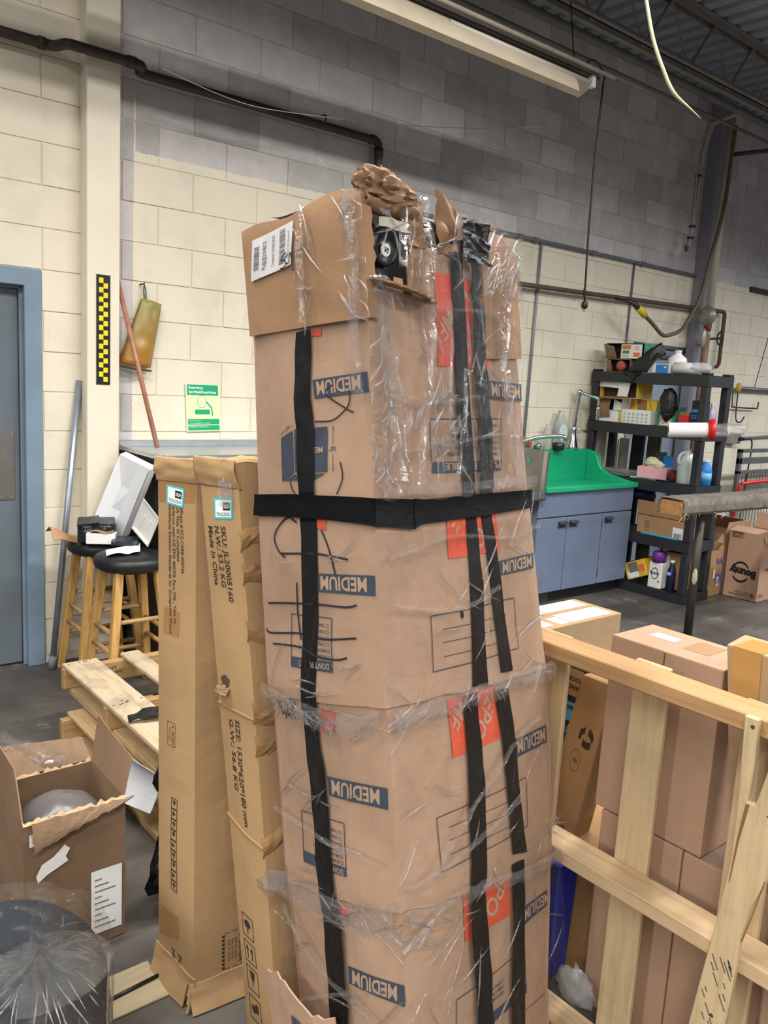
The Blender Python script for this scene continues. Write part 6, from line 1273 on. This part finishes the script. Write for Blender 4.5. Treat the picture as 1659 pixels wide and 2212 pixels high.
lg = MB().tube([rlp(3.06, -1.615, .885), (3.05, -1.645, 0)], .028, 14).build('pipe_leg', plain('dark_pipe_leg', '3a332d', .55, .3, .2, 10), cr, smooth=True)
MB().blob((3.028, -1.66, .46), (.012, .016, .05), .5, 4).build('paint_chip', plain('paint_chip', 'b9ae96', .7), lg)
MB().tube([rlp(5.1, -1.62, .885), (5.1, -1.79, 0)], .028, 14).build('pipe_leg', MATS['dark_pipe_leg'], cr, smooth=True)
fz = MB(); rg = random.Random(11)
for k in range(26):
    x = RXa + (.02 if k < 12 else 1.6) * rg.random(); y = RY0 - .016; z = RZ0 + .02
    if k < 12: y = rg.uniform(RY0 - .015, RY0 + .02); z = rg.uniform(RZ0, RZ1)
    p0 = rlp(x, y, z); fz.tube([p0, p0 + V((rg.uniform(-.02, .02), -.008, rg.uniform(-.02, .006))), p0 + V((rg.uniform(-.04, .04), -.008, rg.uniform(-.045, -.01)))], .0012, 4)
stuff(fz.build('loose_threads', plain('beige_thread', 'b5ab98', .8), cr))
# wall socket box, conduit, hooks, rack, hand truck
ob_ = thing('outlet_box', 'grey metal outlet box with a black plug on the right wall', 'outlet', (6.35, -.04, 1.19))
MB().box((6.28, -.075, 1.155), (6.46, 0, 1.265)).build('box', plain('box_metal', '9a9a98', .45, .4), ob_, bevel=.008)
MB().lathe([(.02, 0), (.024, .02), (.014, .05)], (6.42, -.076, 1.21), 12, R3('X', PI / 2)).build('plug', M_blk, ob_)
MB().tube(smoothpath([(6.42, -.13, 1.21), (6.52, -.16, 1.20), (6.56, -.15, 1.05), (6.54, -.14, .7), (6.52, -.14, .3)]), .008, 6).build('cord', M_blk, ob_, smooth=True)
tag(MB().tube([(6.30, -.05, 1.73), (7.7, -.05, 1.73)], .022, 10).build('wall_conduit', M_race, smooth=True), 'grey conduit along the far right wall above the hooks', 'conduit')
tag(MB().tube([(6.47, -.04, 1.215), (7.7, -.04, 1.25)], .012, 8).build('wall_conduit', M_thin, smooth=True), 'thin conduit leading right from the outlet box', 'conduit')
tag(MB().blob((6.29, -.07, 1.735), (.03, .03, .05), .2, 3).build('yellow_clamp', plain('clamp_yellow', 'c79a3a', .5), smooth=True), 'yellow clamp where the conduit meets the shelf post', 'clamp')
tag(MB().tube(smoothpath([(6.26, -.03, 1.72), (6.255, -.04, 1.56), (6.27, -.05, 1.535), (6.7, -.05, 1.53), (6.77, -.05, 1.535), (6.78, -.05, 1.60)]), .008, 6).build('wire_hook', M_iron, smooth=True), 'long thin wire hook on the right wall', 'hook')
tag(MB().tube(smoothpath([(6.38, -.02, 1.78), (6.37, -.03, 1.5), (6.36, -.05, 1.40), (6.41, -.07, 1.38), (6.46, -.08, 1.44)]), .008, 6).build('wire_hook', M_iron, smooth=True), 'short bent hook hanging below the grey conduit', 'hook')
tag(MB().tube([(6.37, -.35, 3.6), (6.38, -.32, 2.6), (6.36, -.2, 1.75)], .004, 5).build('hanging_wire', M_blk), 'thin wire hanging down the wall right of the riser pipe', 'wire')
rk = thing('wire_rack', 'grey steel rack with wire grid standing in the far right corner', 'rack', (6.6, -.45, 0))
M_rk = plain('rack_grey', '6f7174', .45, .5, .15)
for z in (1.11, 1.0, .90): MB().box((5.75, -.46, z), (7.6, -.42, z + (.035 if z != 1.0 else .06))).build('rail', M_rk, rk, bevel=.004)
for x in (5.75, 6.62, 7.55): MB().box((x, -.46, 0), (x + .045, -.42, 1.145)).build('post', M_rk, rk, bevel=.004)
for k in range(14): MB().tube([(5.83 + .06 * k, -.43, .05), (5.83 + .06 * k, -.43, .90)], .004, 5).build('wire', M_rk, rk)
MB().box((6.66, -.47, .52), (7.0, -.41, .99)).build('side_plate', M_rk, rk)
ht = thing('hand_truck', 'red tubular hand truck handle showing at the right edge', 'cart', (5.7, -.7, 0))
HP = [(4.62, -.98, .0), (4.60, -1.0, .60), (4.585, -1.02, .88), (4.60, -1.03, .935), (4.65, -1.05, .955), (5.06, -1.14, .985), (5.12, -1.16, .96), (5.14, -1.16, .90), (5.17, -1.14, .4), (5.19, -1.12, 0)]
HP = [(x + .82, y + .36, z * .9) for x, y, z in HP]
MB().tube(smoothpath(HP), .017, 10).build('frame', M_red, ht, smooth=True)
MB().tube([(5.42, -.64, .40), (5.99, -.78, .36)], .012, 8).build('cross_bar', M_red, ht, smooth=True)
for p in ((5.44, -.57, .09), (6.01, -.71, .09)): MB().tube([V(p) - V((.02, 0, 0)), V(p) + V((.02, 0, 0))], .09, 18).build('wheel', M_blk, ht, smooth=True)
# ================================================================ RIGHT FOREGROUND
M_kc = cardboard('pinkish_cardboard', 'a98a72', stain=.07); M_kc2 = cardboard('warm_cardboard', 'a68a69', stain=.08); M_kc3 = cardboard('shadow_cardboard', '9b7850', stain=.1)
M_seam = plain('seam_shadow', '5d452f', .9)
def kbox(name, label, lo, hi, mat, seam=None, group=None):
    b = thing(name, label, 'carton', ((lo[0] + hi[0]) / 2, (lo[1] + hi[1]) / 2, lo[2]), group)
    m = MB(); y = hi[1]; x0, y0, z0 = lo; x1, y1, z1 = hi
    m.box(lo, hi).build('body', mat, b, bevel=.004, seg=2); return b
# pair of labelled cartons behind
for y0, y1, lb in ((-2.215, -2.065, 'carton with white labels on top, front one of the pair behind the leaning pallet'), (-2.06, -1.93, 'carton with white labels on top, rear one of the pair behind the leaning pallet')):
    b = kbox('labelled_carton', lb, (.75, y0, .40), (1.40, y1, .585), M_kc2, None, 'labelled cartons behind the pallet')
    for x0, x1, a, c in ((1.05, 1.36, .15, .92), (.97, 1.04, .15, .75), (.80, .93, .2, .8)):
        lbp = Flat().rect(x0, y0 + (y1 - y0) * a, x1, y0 + (y1 - y0) * c).build('white_label', M_paper, b, lambda u, v: V((u, v, .5858)))
        Flat().rect(x0 + .02, y0 + (y1 - y0) * .35, x1 - .03, y0 + (y1 - y0) * .42).rect(x0 + .02, y0 + (y1 - y0) * .55, x0 + (x1 - x0) * .6, y0 + (y1 - y0) * .62).build('label_lines', MATS['pale_grey_print'], lbp, lambda u, v: V((u, v, .5864)))
kbox('plain_carton', 'plain carton under the pair of white labelled cartons', (.78, -2.25, .0), (1.55, -1.9, .398), M_kc)
# box stack against the pallet
bB = kbox('plain_carton', 'tall plain carton with a seam and tape on top, resting on the lower pair', (-.202, -3.559, .562), (-.022, -3.256, 1.028), M_kc)
MB().box((-.2035, -3.4095, .72), (-.2021, -3.4065, 1.024)).build('seam', M_seam, bB)
Flat().rect(-.12, -3.38, -.08, -3.31).build('white_label', M_paper, bB, lambda u, v: V((u, v, 1.0288)))
Flat().rect(-.14, -3.485, -.05, -3.415).build('clear_tape', plain('clear_tape', 'a58364', .18, var=.05), bB, lambda u, v: V((u, v, 1.0286)))
Flat().disc(0, 0, .018, 16, .03).build('stamp', plain('faint_stamp', '8a6a50', .7), bB, lambda u, v: V((-.2026, -3.349 + u, .735 + v)))
for y0, y1, lb in ((-3.513, -3.28, 'plain carton at the bottom of the stack, left one of the touching pair'), (-3.75, -3.517, 'plain carton at the bottom of the stack, right one of the touching pair')):
    b = kbox('plain_carton', lb, (-.202, y0, .0), (.12, y1, .558), M_kc, None)
    Flat().rect(-.2, y0 + .02, .12, y1 - .02).build('clear_tape_film', film('clear_box_tape', .05, rough=.1, scale=30, haze=.05), b, lambda u, v: V((u, v, .5588)))
bD = thing('taped_carton', 'tall taped carton at the right edge behind the split pallet board', 'carton', (-.18, -3.7, .6))
MB().hexa([(-.228, -3.640, .612), (-.228, -3.90, .612), (-.115, -3.90, .612), (-.115, -3.622, .612), (-.236, -3.574, 1.101), (-.236, -3.84, 1.101), (-.122, -3.84, 1.101), (-.122, -3.557, 1.101)]).build('body', M_kc2, bD, bevel=.004, seg=2)
MB().hexa([(-.2365, -3.600, .94), (-.2365, -3.662, .94), (-.18, -3.662, .94), (-.18, -3.600, .94), (-.2385, -3.589, 1.1025), (-.2385, -3.655, 1.1025), (-.15, -3.655, 1.1025), (-.15, -3.589, 1.1025)]).build('parcel_tape', plain('shiny_parcel_tape', 'a8804a', .22, var=.05), bD)
bG = kbox('plain_carton', 'carton with a small black printed frame, low at the right edge under the taped carton', (-.238, -4.03, .0), (.03, -3.757, .606), M_kc)
Flat().frame([(0, 0), (1, 0), (1, 1), (0, 1)], .12, 1).build('printed_frame', M_ink, bG, lambda u, v: V((-.2388, -3.785 - .031 * u, .50 + .053 * v)))
# leaning carton with recycling print
bE = thing('leaning_carton', 'brown carton leaning sideways in shadow behind the pallet, recycling mark on it', 'carton', (-.1, -3.15, .4))
q = [V((-.14, -3.153, .38)), V((-.14, -3.05, .46)), V((-.14, -3.135, .87)), V((-.14, -3.236, .87))]
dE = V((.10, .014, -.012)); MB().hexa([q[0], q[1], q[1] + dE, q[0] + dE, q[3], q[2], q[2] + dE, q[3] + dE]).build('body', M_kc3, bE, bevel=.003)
Ef = lambda u, v: (q[1] * (1 - u) + q[0] * u) * (1 - v) + (q[2] * (1 - u) + q[3] * u) * v + V((-.0012, 0, 0))
pe = Flat()
for k in range(3):
    a = 2 * PI * k / 3; pe.line([(.64 + .19 * math.cos(a + t_), .62 + .045 * math.sin(a + t_)) for t_ in (0, .4, .8, 1.2, 1.5)], .045)
pe.rect(.40, .585, .46, .655).build('recycling_print', M_print, bE, Ef)
Flat().ring(.48, .44, .16, .012, 24).disc(.48, .44, .08, 14, .035).build('round_seal', plain('faint_seal', '6f5236', .7), bE, lambda u, v: Ef(u, .44 + (v - .44) * .45))
bK = thing('printed_carton', 'black grocery carton with blue print, dim behind the leaning carton', 'carton', (-.1, -3.1, .5))
q2 = [V((-.115, -3.02, .40)), V((-.115, -2.985, .40)), V((-.115, -3.05, .87)), V((-.115, -3.13, .87))]
dK = V((.08, .012, 0)); MB().hexa([q2[0], q2[1], q2[1] + dK, q2[0] + dK, q2[3], q2[2], q2[2] + dK, q2[3] + dK]).build('body', M_ink, bK, bevel=.002)
Kf = lambda u, v: (q2[1] * (1 - u) + q2[0] * u) * (1 - v) + (q2[2] * (1 - u) + q2[3] * u) * v + V((-.0012, 0, 0))
Flat().rect(.1, .82, .9, .99).build('tan_patch', M_kc3, bK, Kf); Flat().text('WHOLE', (.95, .89), (-.8, 0), (0, -.03), .03).text('FOODS', (.95, .94), (-.8, 0), (0, -.03), .03).build('brand_lettering', M_ink, bK, lambda u, v: Kf(u, v) + V((-.0006, 0, 0)))
Flat().rect(.05, .66, .95, .78).text('prime', (.95, .62), (-.75, 0), (0, -.06), .02).build('blue_print', plain('sky_print', '4a9dba', .5), bK, Kf)
Flat().text('MARKET', (.9, .76), (-.7, 0), (0, -.03), .02).build('dark_lettering', M_ink, bK, lambda u, v: Kf(u, v) + V((-.0006, 0, 0)))
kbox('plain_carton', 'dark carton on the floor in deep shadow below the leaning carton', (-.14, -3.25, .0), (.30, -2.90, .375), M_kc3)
bl = thing('blue_bin', 'blue plastic bin standing in shadow beside the tall package', 'bin', (-.19, -3.15, 0))
MB().hexa([(-.225, -3.185, .002), (-.225, -3.10, .002), (-.155, -3.09, .002), (-.155, -3.185, .002), (-.24, -3.195, .35), (-.24, -3.10, .35), (-.15, -3.09, .35), (-.15, -3.195, .35)]).build('body', plain('bin_blue', '1230a0', .4), bl, bevel=.006)
MB().box((-.245, -3.198, .351), (-.148, -3.09, .365)).build('rim', MATS['bin_blue'], bl, bevel=.005)
tag(MB().blob((-.235, -3.28, .05), (.03, .06, .05), .4, 5, 20, 14, flat=.003, seed=6).build('clear_film_scrap', film('floor_film', .12, rough=.08, scale=30, haze=.25), smooth=True), 'crumpled clear film on the floor at the right foot of the package', 'film')
# pallet standing on its side
M_p2 = wood('pallet_pine_y', 'bfa683', 'Y', .78, .6, .16); M_p2r = wood('pallet_pine_red', 'ac8960', 'Y', .76); M_p2z = wood('pallet_pine_z', 'c2ad88', 'Z', .78, .65, .18)
sp_ = thing('wooden_pallet', 'pine pallet standing on its side at the right, one board split', 'pallet', (-.33, -3.6, 0))
for z, mt in ((.978, M_p2r), (.467, M_p2), (.0, M_p2)):
    MB().box((-.375, -4.2, z), (-.288, -3.03, z + .038)).build('stringer', mt, sp_, bevel=.003)
for y0, y1 in ((-3.19, -3.09), (-3.475, -3.383), (-3.748, -3.655), (-4.05, -3.95)):
    MB().box((-.2875, y0, .002), (-.271, y1, 1.012 if y0 != -3.475 else 1.018)).build('slat', M_p2z, sp_, bevel=.003)
spl = [(-3.665, .002), (-3.674, .29), (-3.686, .40), (-3.705, .56), (-3.718, .70), (-3.716, .85), (-3.707, 1.018), (-3.735, 1.018), (-3.739, .92), (-3.736, .845), (-3.752, .845), (-3.768, .93), (-3.772, 1.015), (-3.835, 1.015), (-3.832, .82), (-3.80, .72), (-3.772, .63), (-3.76, .55), (-3.755, .40), (-3.745, .22), (-3.735, .002)]
spo = MB().prism(spl, lambda u, v, d: V((-.391 + d, u, v)), .0155).build('split_slat', M_p2z, sp_, bevel=.002)
ck = MB(); ck.prism([(-3.733, .84), (-3.741, .84), (-3.730, .76), (-3.722, .66), (-3.7205, .66), (-3.7255, .76)], lambda u, v, d: V((-.3918 + d, u, v)), .001); ck.build('crack', plain('crack_brown', '7a5434', .8), spo)
ck = MB(); ck.prism([(-3.790, .70), (-3.792, .70), (-3.778, .62), (-3.764, .55), (-3.761, .55), (-3.776, .62)], lambda u, v, d: V((-.3918 + d, u, v)), .001); ck.build('crack', MATS['crack_brown'], spo)
rg = random.Random(5); sm = Flat()
for k in range(26):
    z = .26 + .24 * rg.random(); y = -3.69 - .05 * rg.random() - .03 * (z - .26); L_ = .01 + .025 * rg.random()
    sm.line([(y, z), (y - L_ * .55, z - L_)], .0026)
for k in range(16):
    z = .80 + .2 * rg.random(); y = -3.775 - .05 * rg.random(); sm.line([(y, z), (y - .012, z + .006 * rg.uniform(-1, 1)), (y - .022, z + .01 * rg.uniform(-1, 1))], .004)
sm.poly([(-3.725, .335), (-3.752, .345), (-3.752, .29), (-3.744, .25), (-3.735, .30)]).build('tar_smudges', plain('tar_grey', '4d4a48', .75, var=.3, scale=60), spo, lambda u, v: V((-.3921, u, v)))['kind'] = 'stuff'
kn_ = MB()
for y, z, x in ((-3.726, 1.0, -.392), (-3.786, .985, -.392), (-3.722, .352, -.392), (-3.765, .335, -.392)): kn_.lathe([(.006, -.003), (.004, .0)], (x, y, z), 8, R3('Y', -PI / 2))
stuff(kn_.build('nail_heads', plain('rusty_nail', '4a2f28', .7), spo))
Flat().disc(-3.735, .63, .011, 12, .018).build('knot', plain('wood_knot', '7d4a2c', .7), sp_, lambda u, v: V((-.2882, u, v)))
